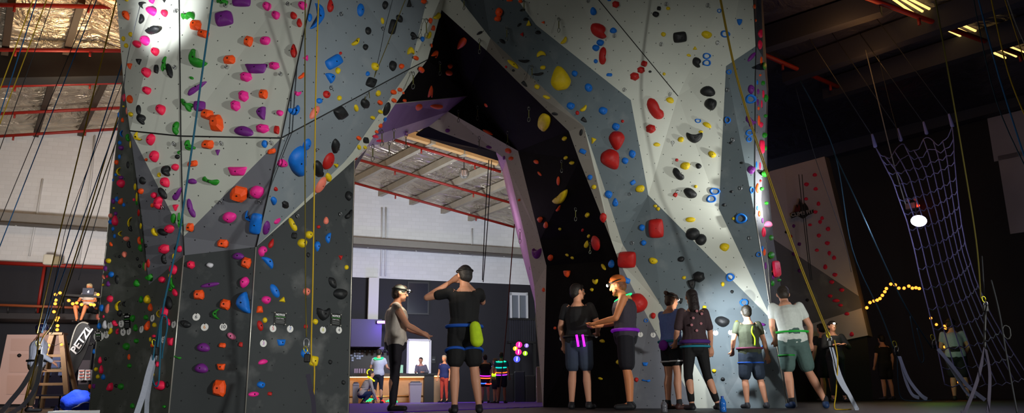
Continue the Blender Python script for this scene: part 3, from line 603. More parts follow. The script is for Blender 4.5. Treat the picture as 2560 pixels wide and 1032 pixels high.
for i, (x, y, t, c) in enumerate(DISCS):
    loc, R, n = frame_on(x, y); r = (loc-CAM).length/F*(8.6 if x < 900 else 6.3)
    if VIS[hit(x, y)[2]] == 'olive side panel': r *= .95
    bm = BM(); bmesh.ops.create_cone(bm, cap_ends=True, segments=24, radius1=r, radius2=r*.97, depth=.004)
    T = Matrix.Translation(loc + n*.003) @ R.to_4x4(); bmesh.ops.transform(bm, matrix=T, verts=bm.verts)
    for v in bm.verts: v.co -= loc
    o = obj('route_marker', bm, disc_m); o.location = loc
    w_ = VIS[hit(x, y)[2]]
    near = min(big, key=lambda e: math.hypot(e['x']-x, e['y']-y))
    lab = (f"round white disc marked {t} on the {w_}" if t else f"round white disc on the {w_}") + f", {dirword(dict(x=x, y=y), near)} {short(near)} hold"
    tag(o, ' '.join(lab.split()[:16]), 'route marker', 'numbered discs low on the climbing walls')
    bpy.context.view_layer.update()
    if t:
        q = text_mesh(t, r*1.35, TXC[c], None, loc + n*.0056, R, 'number'); q.parent = o; q.matrix_parent_inverse = o.matrix_basis.inverted()
    b = BM(); ball(b, loc + n*.006 + R @ Vector((0, r*.86, 0)), r*.16, 8, 6)
    obj('screw', b, bolt_m, o)
sign_m = mat('sign_black', (12, 14, 14), .45)
for (x, y, w, h, lab) in [(699.5,796,31,28,'black NOTICE sign with green rule between red and yellow holds'),(839,799,30,28,'black NOTICE sign with green rule beside the passage, right of cup-shaped hold'),
                     (319,803,8,34,'tall narrow black notice on the olive side panel beside a green hold'),(247,840,8,20,'small black notice low on the olive side panel near its left edge')]:
    loc, R, n = frame_on(x, y); s = (loc-CAM).length/F
    obl = 2.3 if x < 450 else 1.03
    W_, H_ = w*s*obl, h*s*1.03
    t = thing('notice_sign', loc, lab, 'sign', 'notice signs on the climbing wall')
    bm = BM(); box(bm, loc + n*.004, (W_, H_, .004), R); obj('board', bm, sign_m, t)
    text_mesh('NOTICE', H_*.22 if x > 450 else W_*.2, TXC['w'], t, loc + n*.0065 + R @ Vector((0, H_*.3, 0)), R, 'heading', bold=.0008)
    bm = BM(); box(bm, loc + n*.0068 + R @ Vector((0, H_*.14, 0)), (W_*.86, H_*.035, .001), R); obj('rule', bm, TXC['g'], t)
    text_mesh('START WALL', min(H_*.12, W_*.11), TXC['w'], t, loc + n*.0065 + R @ Vector((0, 0, 0)), R, 'subheading')
    bm = BM()
    for k in range(4): box(bm, loc + n*.0068 + R @ Vector((0, -H_*(.13+.08*k), 0)), (W_*(.74-.08*(k % 2)), H_*.022, .001), R)
    obj('small_print', bm, mat('ink_grey', (120, 122, 122), .6), t)
    for sx in (-1, 1):
        for sy in (-1, 1):
            b = BM(); ball(b, loc + n*.008 + R @ Vector((sx*W_*.46, sy*H_*.45, 0)), .007, 8, 6); obj('screw', b, tr, t)
# bolt hangers (small steel eyes) on the panels
hang_m = mat('steel', (150, 152, 155), .3, .9)
for i, (x, y) in enumerate([(565,16),(721,12),(568,169),(703,187),(680,357),(555,358),(441,30),(439,170),(437,359),(410,517),(553,503),(650,503),(742,541),(849,536),(851,36),(956,72),
        (1468,0),(1535,89),(1652,110),(1664,10),(1768,13),(1794,107),(1559,224),(1674,235),(1820,225),(1682,357),(1833,349),(1852,470),(1574,484),(1875,595),(1694,479),(1582,607),(826,220),(789,373)]):
    if hit(x, max(y, 1)) is None: continue
    loc, R, n = frame_on(x, max(y, 1)); s = (loc-CAM).length/F
    bm = BM(); tube(bm, [loc + n*.02 + R @ Vector((math.cos(t)*3*s, math.sin(t)*4.2*s, 0)) for t in [2*math.pi*k/12 for k in range(12)]], .004, 6, closed=True)
    tube(bm, [loc, loc + n*.02], .005, 6)
    for v in bm.verts: v.co -= loc
    o = obj('bolt_hanger', bm, hang_m); o.location = loc
    near = sorted(big, key=lambda e: math.hypot(e['x']-x, e['y']-y))
    nr = near[0]
    tag(o, ' '.join(f"small steel bolt hanger {dirword(dict(x=x, y=y), nr)} the {short(nr)} hold on {VIS[hit(x, max(y,1))[2]]}".split()[:16]), 'bolt hanger', 'steel bolt hangers on the walls')
# ---------------------------------------------------------------- the hall
WA = floor_at(0, 23.2); WB = floor_at(1283, 28); WD = (WB-WA).normalized(); WN = Vector((WD.y, -WD.x, 0)).normalized()
if WN.dot(CAM-WA) < 0: WN = -WN
def wp(px, py, off=0):
    d = ray(px, py); t = (WA + WN*off - CAM).dot(WN)/d.dot(WN); return CAM + d*t
def gz(p, z=0): return Vector((p.x, p.y, z))
def slab(name, pts, m, th, n, parent=None, kind=None):
    """polygon with thickness th going along -n"""
    bm = BM(); A = [bm.verts.new(p) for p in pts]; B = [bm.verts.new(Vector(p)-n*th) for p in pts]
    bm.faces.new(A); bm.faces.new(B[::-1])
    for i in range(len(A)): bm.faces.new((A[i], B[i], B[(i+1) % len(A)], A[(i+1) % len(A)]))
    o = obj(name, bm, m, parent)
    if kind: o['kind'] = kind
    return o
def wq(name, x0, y0, x1, y1, off, th, m, parent=None, kind=None, foot=False):
    """upright rectangle standing off the back wall, given by the photo's columns and rows"""
    a, b, c, d = wp(x0, y0, off), wp(x1, y0, off), wp(x1, y1, off), wp(x0, y1, off)
    z0 = (a.z+b.z)/2; z1 = 0 if foot else (c.z+d.z)/2
    return slab(name, [gz(a, z0), gz(b, z0), gz(b, z1), gz(a, z1)], m, th, WN, parent, kind)
def wline(px, py, off): return wp(px, py, off)
M_white = mat('painted_brick_white', (205, 206, 206), .75, noise=.1, nscale=3, bump=.3)
def brick():
    m = M_white; nt = m.node_tree; b = nt.nodes['Principled BSDF']; tc = nt.nodes.new('ShaderNodeTexCoord')
    br = nt.nodes.new('ShaderNodeTexBrick'); br.inputs['Scale'].default_value = 1.6; br.inputs['Mortar Size'].default_value = .012
    br.inputs['Color1'].default_value = (.58, .58, .58, 1); br.inputs['Color2'].default_value = (.62, .62, .62, 1); br.inputs['Mortar'].default_value = (.545, .545, .54, 1)
    mp = nt.nodes.new('ShaderNodeMapping'); mp.inputs['Rotation'].default_value = (math.radians(90), 0, 0)
    nt.links.new(tc.outputs['Object'], mp.inputs[0]); nt.links.new(mp.outputs[0], br.inputs['Vector']); nt.links.new(br.outputs['Color'], b.inputs['Base Color'])
brick()
M_dark = mat('painted_wall_dark', (25, 24, 31), .7, noise=.1, nscale=2)
M_redpipe = mat('pipe_red', (132, 28, 18), .5); M_black = mat('black_satin', (14, 14, 15), .5); M_steel = mat('galvanised_steel', (120, 118, 112), .5, .5, noise=.2)
M_wood = mat('timber_pale', (190, 150, 100), .6, noise=.2, nscale=5); M_floor = mat('rubber_floor', (34, 35, 38), .55, noise=.2, nscale=3, bump=.1)
M_mat = mat('purple_matting', (88, 36, 176), .6, noise=.1, nscale=5, bump=.1)
# floor
slab('floor', [Vector((-40, -6, 0)), Vector((45, -6, 0)), Vector((45, 60, 0)), Vector((-40, 60, 0))], M_floor, .2, Vector((0,0,1)), kind='structure')
fm = slab('safety_mat', [floor_at(1362, 12.2)+Vector((0,0,.012)), floor_at(872, 8.2)+Vector((0,0,.012)), floor_at(868, 22.5)+Vector((0,0,.012)), floor_at(1362, 25)+Vector((0,0,.012))], M_mat, .012, Vector((0,0,1)))
tag(fm, 'purple floor matting in the passage leading to the bar', 'floor mat')
# back wall: white masonry above, dark paint below, one doorway
top_l, top_c = wp(-260, 361), wp(380, 316); top_r = wp(1283, 567)
lowL, lowR = wp(0, 653), wp(1320, 712)
def lowz(p):  # height of the paint line
    t = (p-lowL).dot(WD)/(lowR-lowL).dot(WD); return lowL.z + (lowR.z-lowL.z)*t
xl = gz(wp(-260, 600)); xr = WA + WD*62
slab('wall_back', [gz(xl, lowz(xl)), gz(xr, lowz(xr)), gz(xr, 5.0+1.5), gz(top_r, top_r.z+.1), gz(top_c, top_c.z+.3), gz(top_l, top_l.z+.1)], M_white, .3, WN, kind='structure')
d0, d1 = wp(1020, 850), wp(1075, 850)
dz = d0.z
o = slab('wall_back', [gz(xl, 0), gz(d0, 0), gz(d0, dz), gz(d1, dz), gz(d1, 0), gz(xr, 0), gz(xr, lowz(xr)), gz(xl, lowz(xl))], M_dark, .3, WN, kind='structure')
# the lit back room seen through the doorway
rm = mat('room_white', (225, 225, 225), .6)
A_, B_ = gz(d0, 0)-WN*.3-WD*.6, gz(d1, 0)-WN*.3+WD*.6; Cc, D_ = B_-WN*2.2, A_-WN*2.2
slab('wall_far_room', [gz(D_, 0), gz(Cc, 0), gz(Cc, 2.9), gz(D_, 2.9)], rm, .1, WN, kind='structure')
slab('wall_far_room', [gz(A_, 0), gz(D_, 0), gz(D_, 2.9), gz(A_, 2.9)], rm, .1, WD, kind='structure')
slab('wall_far_room', [gz(B_, 0), gz(Cc, 0), gz(Cc, 2.9), gz(B_, 2.9)], rm, .1, -WD, kind='structure')
slab('ceiling', [gz(A_, 2.9), gz(B_, 2.9), gz(Cc, 2.9), gz(D_, 2.9)], rm, -.1, Vector((0,0,1)), kind='structure')
dr = thing('door_frame', gz(d0, 0), 'white doorway frame around the brightly lit back room behind the bar', 'doorway', kind='structure')
for pts in (((d0, 0), (d0, dz)), ((d1, 0), (d1, dz)), ((d0, dz), (d1, dz))):
    bm = BM(); bar(bm, gz(*pts[0])+WN*.03, gz(*pts[1])+WN*.03, .09, .09, up=WN); obj('jamb', bm, rm, dr)
# roofs: one plane over the left bay and one over the middle bay, running out from the wall tops
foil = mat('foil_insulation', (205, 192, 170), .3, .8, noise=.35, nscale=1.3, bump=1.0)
nt = foil.node_tree
for nd in nt.nodes:
    if nd.type == 'TEX_NOISE': nd.inputs['Distortion'].default_value = 2.5; nd.inputs['Scale'].default_value = 1.1
    if nd.type == 'BUMP': nd.inputs['Distance'].default_value = .3
LD = (top_c-top_l).normalized(); LN = LD.cross(WN).normalized(); LN = LN if LN.z < 0 else -LN
cw = wp(887, 457); CDr = (top_r-cw).normalized(); CN = CDr.cross(WN).normalized(); CN = CN if CN.z < 0 else -CN
def onpl(o_, n_, off=0):
    def f(px, py, extra=0):
        d = ray(px, py); t = (o_ + n_*(off+extra) - CAM).dot(n_)/d.dot(n_); return CAM + d*t
    return f
lp = onpl(top_l, LN); cp = onpl(cw, CN)
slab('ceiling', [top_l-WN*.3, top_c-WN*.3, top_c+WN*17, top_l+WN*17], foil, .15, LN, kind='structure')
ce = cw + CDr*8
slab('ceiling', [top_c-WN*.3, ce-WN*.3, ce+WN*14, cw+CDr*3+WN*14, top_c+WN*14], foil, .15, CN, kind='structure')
# right-hand wall and dark roof
RA = floor_at(1700, 24.4); RB_ = floor_at(2560, 17.5); RD = (RB_-RA).normalized(); RN = Vector((RD.y, -RD.x, 0)).normalized()
if RN.dot(CAM-RA) < 0: RN = -RN
def rp(px, py, off=0):
    d = ray(px, py); t = (RA + RN*off - CAM).dot(RN)/d.dot(RN); return CAM + d*t
M_rw = mat('dark_navy_wall', (20, 20, 30), .7, noise=.1, nscale=2)
rt0, rt1 = rp(1918, 418), rp(2560, 245); rz = (rt0.z+rt1.z)/2
slab('wall_right', [gz(RA, 0), RA+RD*30, gz(RA+RD*30, rz), gz(RA, rz)], M_rw, .3, RN, kind='structure')
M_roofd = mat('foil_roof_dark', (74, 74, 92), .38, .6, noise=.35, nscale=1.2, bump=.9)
for nd in M_roofd.node_tree.nodes:
    if nd.type == 'BUMP': nd.inputs['Distance'].default_value = .1
    if nd.type == 'TEX_NOISE': nd.inputs['Distortion'].default_value = 2
RDz = RD; pr = P(1950, 0, 12.5)
RRN = (RD.cross(pr-gz(RA, rz))).normalized(); RRN = RRN if RRN.z < 0 else -RRN
rr = onpl(gz(RA, rz), RRN)
up_dir = (pr-gz(RA, rz)); up_dir = (up_dir-RD*up_dir.dot(RD)).normalized()
a = gz(RA, rz)-RD*1
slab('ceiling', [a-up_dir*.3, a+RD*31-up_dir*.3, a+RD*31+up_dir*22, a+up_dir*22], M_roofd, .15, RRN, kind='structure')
def beamset(name, f, lst, w, h, m, label, cat, group, off):
    out = []
    for i, (x0, y0, x1, y1) in enumerate(lst):
        a, b = f(x0, y0, off), f(x1, y1, off); bm = BM(); bar(bm, a, b, w, h, up=Vector((0,0,1)))
        o = obj(name, bm, m); tag(o, label[i] if isinstance(label, list) else label, cat, group); out.append(o)
    return out
def pipeset(f, lst, r, m, label, group, off):
    for i, (x0, y0, x1, y1) in enumerate(lst):
        a, b = f(x0, y0, off), f(x1, y1, off); bm = BM(); tube(bm, [a, b], r, 8)
        k = max(2, int((b-a).length/3))
        for j in range(k):
            q = a.lerp(b, (j+.5)/k); tube(bm, [q, q+Vector((0,0,-.18))], .03, 6)
        o = obj('sprinkler_pipe', bm, m); tag(o, label[i], 'pipe', group)
ordn = ['topmost', 'second', 'third', 'fourth', 'lowest']
pipeset(lp, [(-60,11,310,18),(-60,124,315,127),(-60,217,315,206),(-60,287,312,269),(-60,344,300,322)], .055, M_redpipe, [f'{w} red sprinkler pipe from the top under the left roof' for w in ordn], 'red sprinkler pipes under the roof', .3)
o = beamset('roof_beam', lp, [(-80,170,330,164)], .5, .85, M_black, 'wide black roof beam across the left bay', 'roof beam', None, .45)
M_pur = mat('purlin_dark', (52, 40, 30), .6)
beamset('purlin', lp, [(133,196,90,336),(266,196,200,334),(30,0,10,148),(205,0,160,146)], .16, .2, M_pur,
        ['dark purlin left of centre below the wide black beam','dark purlin right of centre below the wide black beam','dark purlin at the far left above the wide black beam','dark purlin above the wide black beam near the climbing wall'], 'purlin', 'roof purlins', .12)
M_cream = mat('purlin_cream', (150, 140, 122), .6, noise=.2, nscale=3)
cl = ['first','second','third','fourth','fifth']
beamset('purlin', cp, [(880,455,1084,350),(948,485,1166,377),(1024,507,1252,407),(1088,535,1270,456),(1168,548,1280,506)], .16, .24, M_cream,
        [f'{w} pale roof purlin from the left seen through the arch' for w in cl], 'purlin', 'pale purlins seen through the arch', .15)
beamset('purlin', cp, [(1015,334,1245,404)], .2, .22, M_wood, 'warm timber purlin under the black soffit seen through the arch', 'purlin', None, .15)
pipeset(cp, [(985,349,1252,429),(886,396,1278,507),(884,456.5,1287,568)], .05, M_redpipe, [f'{w} red sprinkler pipe seen through the arch' for w in ('highest','middle','lowest')], 'red sprinkler pipes seen through the arch', .35)
M_bbeam = mat('roof_beam_navy', (44, 46, 60), .6)
beamset('roof_beam', rr, [(1890,107,2200,7),(1960,185,2640,-52),(2060,228,2700,30)], .25, .5, M_bbeam, [f'{w} dark steel roof beam above the cargo net' for w in ('upper','middle','lower')], 'roof beam', 'dark steel beams in the right roof', .3)
b_ = BM(); bar(b_, rp(1900,423,.25), rp(2600,234,.25), .3, .45); tag(obj('eaves_beam', b_, M_bbeam), 'long dark blue eaves beam above the navy wall on the right', 'roof beam')
pipeset(rr, [(1890,128,2130,232),(2150,-12,2660,176)], .05, M_redpipe, ['short dark red pipe beside the right tower','long dark red pipe running across the right roof'], 'red pipes under the right roof', .35)
M_sky = mat('skylight_slit', (255, 206, 120), .5, emit=1.6)
for i, (x0,y0,x1,y1) in enumerate([(2225,-8,2299,44),(2245,-8,2319,36),(2263,-8,2337,29),(2330,57,2415,96),(2351,52,2433,90),(2366,44,2447,81),(2441,113,2514,145),(2462,105,2541,141),(2481,98,2575,138)]):
    bm = BM(); bar(bm, rr(x0,y0,.06), rr(x1,y1,.06), .03, .04); o = obj('skylight_slit', bm, M_sky)
    tag(o, f"glowing yellow louvre slit in the roof, {['left','middle','right'][i//3]} bay, {['lower','middle','upper'][i%3]} line", 'skylight', 'glowing louvre slits in the right roof')
# pale blocks on the right wall by the frame edge
M_pb = mat('painted_block_lilac', (150, 146, 160), .75, noise=.15, nscale=2)
for (x0,y0,x1,y1) in ((2468,296,2700,360),(2494,390,2700,560)):
    a, b, c, d = rp(x0,y0,.02), rp(x1,y0,.02), rp(x1,y1,.02), rp(x0,y1,.02)
    slab('wall_right_band', [gz(a,a.z), gz(b,a.z), gz(b,c.z), gz(a,c.z)], M_pb, .05, RN, kind='structure')
# cable tray and conduits on the white wall
t = thing('cable_tray', gz(wp(640, 600), 0), 'long grey cable tray running along the white back wall', 'cable tray')
t.location = wp(640, 598)
def wstrip(x0, y0, x1, y1, x2, y2, x3, y3, off, th): 
    return [wp(x0,y0,off), wp(x1,y1,off), wp(x2,y2,off), wp(x3,y3,off)]
slab('tray', wstrip(-200,515,1420,630,1420,650,-200,545,.35,0), mat('tray_grey', (128, 124, 118), .6, noise=.1), .3, WN, t)
bm = BM(); bar(bm, wp(-200,545,.5), wp(1420,648,.5), .1, .08); obj('edge_channel', bm, mat('tray_edge', (78, 74, 70), .6), t)
for x in (40, 150, 240, 920, 1040, 1150, 1260):
    yy = 545+(x+200)*103/1620.; bm = BM(); bar(bm, wp(x, yy-1, .05), wp(x, yy+2, .5), .06, .06); obj('bracket', bm, M_steel, t)
for i, (pts, lab) in enumerate([([(106,448),(88,560),(73,640)],'thin vertical conduit on the white wall left of the ropes'),([(236,340),(228,440),(196,660)],'pale vertical conduit on the white wall behind the ropes'),
      ([(955,519),(955,600),(952,690)],'left one of the two thin conduits on the white wall above the bar'),([(965,519),(965,600),(963,690)],'right one of the two thin conduits on the white wall above the bar'),([(1180,572),(1180,640)],'short conduit below the pipe seen through the arch')]):
    bm = BM(); tube(bm, [wp(x, y, .05) for x, y in pts], .035, 8); tag(obj('conduit', bm, mat('conduit_white', (190, 190, 188), .5)), lab, 'conduit', 'conduits on the white wall')
# red pipes low on the left
for pts, lab in ([(-60,654),(262,669)],'bright red pipe along the bottom edge of the white wall on the left'), ([(112,662),(93,782)],'thin dark red drop pipe left of the ropes'):
    bm = BM(); tube(bm, [wp(x,y,.25) for x,y in pts], .07 if 'bright' in lab else .05, 8); tag(obj('sprinkler_pipe', bm, M_redpipe), lab, 'pipe', 'red sprinkler pipes')
# flood lamp fixture (unlit) under the white wall
t = thing('wall_lamp', wp(132, 652, .3), 'unlit beige wall floodlight just above the red pipe on the left', 'lamp')
R_ = Matrix((WD, -WN, Vector((0,0,1)))).transposed()
bm = BM(); box(bm, wp(137,652,.35), (.42,.3,.3), R_, bev=.04); obj('housing', bm, mat('lamp_beige', (150,140,110), .5), t)
bm = BM(); box(bm, wp(124,650,.35), (.32,.34,.36), R_, bev=.05); obj('lens', bm, mat('lamp_lens', (200,196,180), .2), t)
bm = BM(); tube(bm, [wp(133,648,.02), wp(133,650,.3)], .03, 8); obj('bracket', bm, M_steel, t)
# loft on the left: slab, rail, desk
loft = thing('loft_platform', gz(wp(120, 780, 1.0), 0), 'dark mezzanine platform with a brown handrail on the left', 'mezzanine')
loft.location = wp(120, 785, 1.0)
a, b = wp(-60,781,1.6), wp(290,786,1.6)
slab('deck', [a, b, b-WN*1.6, a-WN*1.6], mat('loft_dark', (26,22,24), .7), .18, Vector((0,0,1)), loft)
bm = BM(); tube(bm, [wp(-60,760,1.6), wp(250,771,1.6)], .045, 8); obj('handrail', bm, mat('rail_brown', (120,60,32), .5), loft)
for x in (20, 90, 150, 200, 245):
    bm = BM(); tube(bm, [wp(x,761+x*.035,1.6), wp(x,783,1.6)], .025, 6); obj('baluster', bm, M_black, loft)
tk = thing('desk', gz(wp(200,740,1.5), 0), 'narrow black ledge desk under the laptop on the mezzanine', 'desk'); tk.location = wp(200, 740, 1.7)
bm = BM(); bar(bm, wp(154,738,1.75), wp(262,744,1.75), .35, .07); obj('desk_top', bm, M_black, tk)
for x in (158, 246): bm = BM(); tube(bm, [wp(x,741,1.75), wp(x,783,1.6)], .03, 6); obj('leg', bm, M_black, tk)
# pale door and frame at far left
dn = thing('door_1', gz(wp(80,900,.15), 0), 'pale pink panelled door at the far left behind the roped climber', 'door', kind='structure')
dm = mat('door_pale', (206,170,158), .5)
def plate(name, pts, off, th, m, parent): return slab(name, [wp(x,y,off) for x,y in pts], m, th, WN, parent)
plate('door_leaf', [(18,836),(160,836),(160,1010),(-18,1010)], .12, .06, dm, dn)
for (x0,y0,x1,y1) in ((28,846,84,876),(24,884,84,930),(18,938,84,985),(94,846,150,876),(94,884,150,930),(94,938,150,985)):
    plate('door_panel', [(x0,y0),(x1,y0),(x1,y1),(x0-2,y1)], .145, .03, mat('door_panel', (198,160,146), .5), dn)
bm = BM(); ball(bm, wp(48,888,.2), .06); obj('door_handle', bm, M_black, dn)
# ladder with string lights
def Pq(x, y, Y): return P(x, y, Y)
LY = 18.5
lad = thing('step_ladder', floor_at(124, LY), 'wooden A-frame ladder wound with glowing string lights on the left', 'ladder')
lm = mat('ladder_wood', (120,94,66), .6, noise=.15)
topa = P(143, 834, LY); lf0, rf0 = floor_at(72, LY), floor_at(170, LY)
bm = BM(); bar(bm, topa-Vector((.12,0,0)), lf0, .13, .06, up=Vector((0,1,0))); obj('rail', bm, lm, lad)
bm = BM(); bar(bm, topa+Vector((.12,0,0)), rf0, .13, .06, up=Vector((0,1,0))); obj('rail', bm, lm, lad)
for (x, y, dy) in ((143,834,.5),):
    for f0, s in ((lf0,-1),(rf0,1)):
        bm = BM(); bar(bm, topa+Vector((.12*s,.05,0)), f0+Vector((0,dy,0)), .11, .05, up=Vector((0,1,0))); obj('rear_rail', bm, lm, lad)
bm = BM(); box(bm, topa+Vector((0,.05,.0)), (.36,.25,.06)); obj('top_cap', bm, lm, lad)
for t_ in (.3, .5, .68, .85):
    a, b = (topa-Vector((.12,0,0))).lerp(lf0, t_), (topa+Vector((.12,0,0))).lerp(rf0, t_)
    bm = BM(); bar(bm, a, b, .07, .035, up=Vector((0,1,0))); obj('rung', bm, lm, lad)
glow = mat('bulb_warm', (255,146,48), .4, emit=2.6); cordm = mat('cord_dark', (20,16,12), .6)
def fairy(lst, Y, lab, r=.05):
    if not callable(Y): f = lambda x, y: P(x, y, Y)
    else: f = Y
    pts = [f(x, y) for x, y in lst]
    t = thing('string_lights', pts[0], lab, 'string lights', 'warm string lights')
    bm = BM(); q = []
    for a, b in zip(pts, pts[1:]):
        q += [a+Vector((0,0,.05)), a.lerp(b,.5)+Vector((0,0,-.02))]
    q.append(pts[-1]+Vector((0,0,.05))); tube(bm, q, .006, 5); obj('cord', bm, cordm, t)
    for p in pts:
        bm = BM(); ball(bm, p, r, 8, 6); obj('bulb', bm, glow, t)
fairy([(245,736),(235,762),(227,761),(213,766),(204,761),(192,757),(182,759),(172,751),(150,732),(139,736),(139.5,750),(138,759),(135,779),(145,794),(142,800),(144,814),(143,824)], lambda x, y: wp(x, y, 2.2), 'warm string lights looped along the mezzanine rail below the laptop')
fairy([(154,861),(122,863),(119,873),(116,887),(102,905),(100,914),(94,930),(91,955),(83,962)], LY-.15, 'warm string lights wound down the wooden A-frame ladder', .035)
# far right string lights hang on a dark frame
fairy([(2167,769),(2175,756),(2185,752),(2193,750),(2200,746),(2206,738),(2212,729),(2216,721),(2227,710),(2238,712),(2247,720),(2260,720),(2272,715),(2281,720),(2290,719),(2298,721)], 16, 'warm string lights climbing to a level run right of the far tower', .038)
fairy([(2327,795),(2341,811),(2361,815),(2374,814),(2364,820),(2373,835),(2373,849),(2361,867),(2361,876),(2370,922),(2377,929),(2387,936),(2397,955)], 16, 'warm string lights dangling beside the pale-shirted person at right', .032)
# feather banner
BY = 19.5
bn = thing('feather_banner', floor_at(186, BY), 'black feather banner with white PETZL lettering beside the climbing wall', 'banner')
op = [(166,948),(172,905),(178,865),(184,838),(193,818),(204,808),(216,808),(225,817),(228,832),(224,855),(214,882),(203,905),(190,930),(176,955)]
pts = [P(x,y,BY) for x,y in op]
slab('flag', pts, mat('banner_black', (16,16,18), .6), .02, Vector((0,-1,0)), bn)
bm = BM(); tube(bm, smoothpts([floor_at(168,BY)+Vector((0,.03,0)), P(168,940,BY), P(176,868,BY), P(190,820,BY), P(206,806,BY), P(222,810,BY)], 4), .03, 8); obj('pole', bm, M_steel, bn)
bm = BM(); box(bm, floor_at(168,BY)+Vector((0,0,.02)), (.6,.5,.04)); obj('base', bm, M_black, bn)
bm = BM(); tube(bm, [P(x,y,BY-.03) for x,y in [(184,872),(196,848),(210,825),(220,818),(226,822),(224,832),(212,858),(200,878),(192,884),(186,880)]], .012, 6, closed=True); obj('outline', bm, mat('banner_line', (120,124,128), .6), bn)
ang = math.atan2((872-820), (221-187)); Rt = Matrix.Rotation(-ang-.05, 3, 'Y') @ Matrix.Rotation(math.radians(90), 3, 'X')
text_mesh('PETZL', .30, TXC['w'], bn, P(204, 850, BY-.04), Rt, 'lettering', bold=.008, shear=.12)
# displays and table behind the left edge of the tower
t = thing('display_cabinet', floor_at(130, 20.5), 'dark glass display cabinet with white boxes behind the ladder', 'cabinet')
def pbox(name, x0, y0, x1, y1, Y, th, m, parent=None, foot=False, bev=0):
    a, b, c = P(x0,y0,Y), P(x1,y0,Y), P((x0+x1)/2,y1,Y)
    zt = (a.z+b.z)/2; zb = 0 if foot else c.z
    bm = BM(); box(bm, ((a.x+b.x)/2, Y+th/2, (zt+zb)/2), (b.x-a.x, th, zt-zb), bev=bev)
    return obj(name, bm, m, parent)
M_glassy = mat('cabinet_glossy', (26,24,34), .15)
pbox('cabinet_body', 98, 922, 168, 990, 20.5, .6, M_glassy, t, foot=True)
pbox('shelf', 100, 918, 166, 922, 20.4, .5, M_steel, t)
for (x0,y0,x1,y1) in ((106,930,121,938),(146,930,161,938),(128,888,152,900),(122,904,150,919)):
    pbox('merchandise_box', x0,y0,x1,y1, 20.35, .2, mat('box_bluegrey', (70,78,108), .4), t)
for (x0,y0,x1,y1,l) in ((197,924,211,950,'left one of two pale price lists pinned beside the banner'),(214,924,226,950,'right one of two pale price lists, next to the climbing wall')):
    t = thing('price_list', P(x0,y1,20.9), l, 'poster', 'price lists beside the banner')
    pbox('sheet', x0,y0,x1,y1, 20.9, .1, mat('paper', (205,200,200), .7), t)
    for r_ in range(3): pbox('heading', x0+1,y0+2+r_*8,x1-1,y0+4+r_*8, 20.88, .03, mat('ink_brick', (170,60,40), .7), t)
    for r_ in range(3): pbox('print', x0+2,y0+5+r_*8,x1-5,y0+8+r_*8, 20.88, .03, mat('ink_slate', (90,90,100), .7), t)
pbs = thing('gear_rack', floor_at(205, 21), 'dark gear rack hung behind the feather banner', 'rack')
pbox('frame', 168, 856, 236, 862, 21, .3, M_black, pbs)
for x in (172, 232): pbox('upright', x-1.5, 858, x+1.5, 1000, 21, .1, M_black, pbs, foot=True)
pbox('panel', 178, 900, 232, 960, 21.1, .05, mat('rack_panel', (58,50,56), .6), pbs)
TY = 13.0
t = thing('table', floor_at(150, TY), 'dark folding table at the lower left holding a blue jacket', 'table')
a, b = P(88,987,TY), P(222,984,TY); zt = (a.z+b.z)/2
bm = BM(); box(bm, ((a.x+b.x)/2, TY+.35, zt-.015), (b.x-a.x, .7, .03), bev=.006); obj('table_top', bm, mat('table_dark', (50,48,60), .25), t)
for x in (a.x+.06, b.x-.06):
    for y in (TY+.05, TY+.63):
        bm = BM(); tube(bm, [(x,y,zt-.03),(x,y,0)], .015, 8); obj('leg', bm, M_black, t)
# blue jacket slumped under the table edge, blue duffel in front
def lump(name, c, r, m, label, cat, seed=1, n=3):
    bm = BM(); ball(bm, (0,0,0), 1, 28, 18); rnd = random.Random(seed)
    k = [(Vector((rnd.uniform(-1,1),rnd.uniform(-1,1),rnd.uniform(-1,1))).normalized(), rnd.uniform(3,8), rnd.uniform(0,6)) for _ in range(7)]
    for v in bm.verts:
        d = sum(math.sin(v.co.dot(a)*f+p) for a, f, p in k)*.045
        v.co = v.co*(1+d); v.co = Vector((v.co.x*r[0], v.co.y*r[1], max(v.co.z, -.75)*r[2]))
    o = obj(name, bm, m, smooth=True); o.location = Vector(c); tag(o, label, cat); return o
blue = mat('fabric_royal_blue', (16,58,190), .8, bump=.3, nscale=30)
c = P(196,1004,11.5); lump('jacket', (c.x, 11.5, .165), (.26,.16,.21), blue, 'crumpled royal blue jacket on the floor beside the climbing wall', 'jacket', 4)
c = P(226,1024,9.4); lump('duffel_bag', (c.x, 9.4, .075), (.2,.14,.1), mat('fabric_navy', (10,32,110), .8), 'low dark blue duffel bag at the foot of the climbing wall', 'bag', 9)
def bottle(px, Y, hgt, r, m, capm, label):
    c = floor_at(px, Y); t = thing('water_bottle', c, label, 'bottle')
    prof = [(0,.0),(.9,.0),(1,.03),(1,.25),(.9,.3),(1,.36),(1,.62),(.75,.78),(.42,.86),(.38,.9),(.38,.93)]
    bm = BM(); rings = []
    for q, z in prof:
        rings.append([bm.verts.new(c+Vector((math.cos(2*math.pi*i/16)*q*r, math.sin(2*math.pi*i/16)*q*r, z*hgt))) for i in range(16)] if q else [bm.verts.new(c)])
    for A, B in zip(rings, rings[1:]):
        for i in range(16):
            if len(A) == 1: bm.faces.new((A[0], B[i], B[(i+1)%16]))
            else: f = bm.faces.new((A[i], A[(i+1)%16], B[(i+1)%16], B[i]))
    obj('bottle_body', bm, m, t, smooth=True)
    bm = BM(); bmesh.ops.create_cone(bm, cap_ends=True, segments=16, radius1=r*.46, radius2=r*.42, depth=hgt*.09); bmesh.ops.translate(bm, verts=bm.verts, vec=c+Vector((0,0,hgt*.97)))
    obj('cap', bm, capm, t)
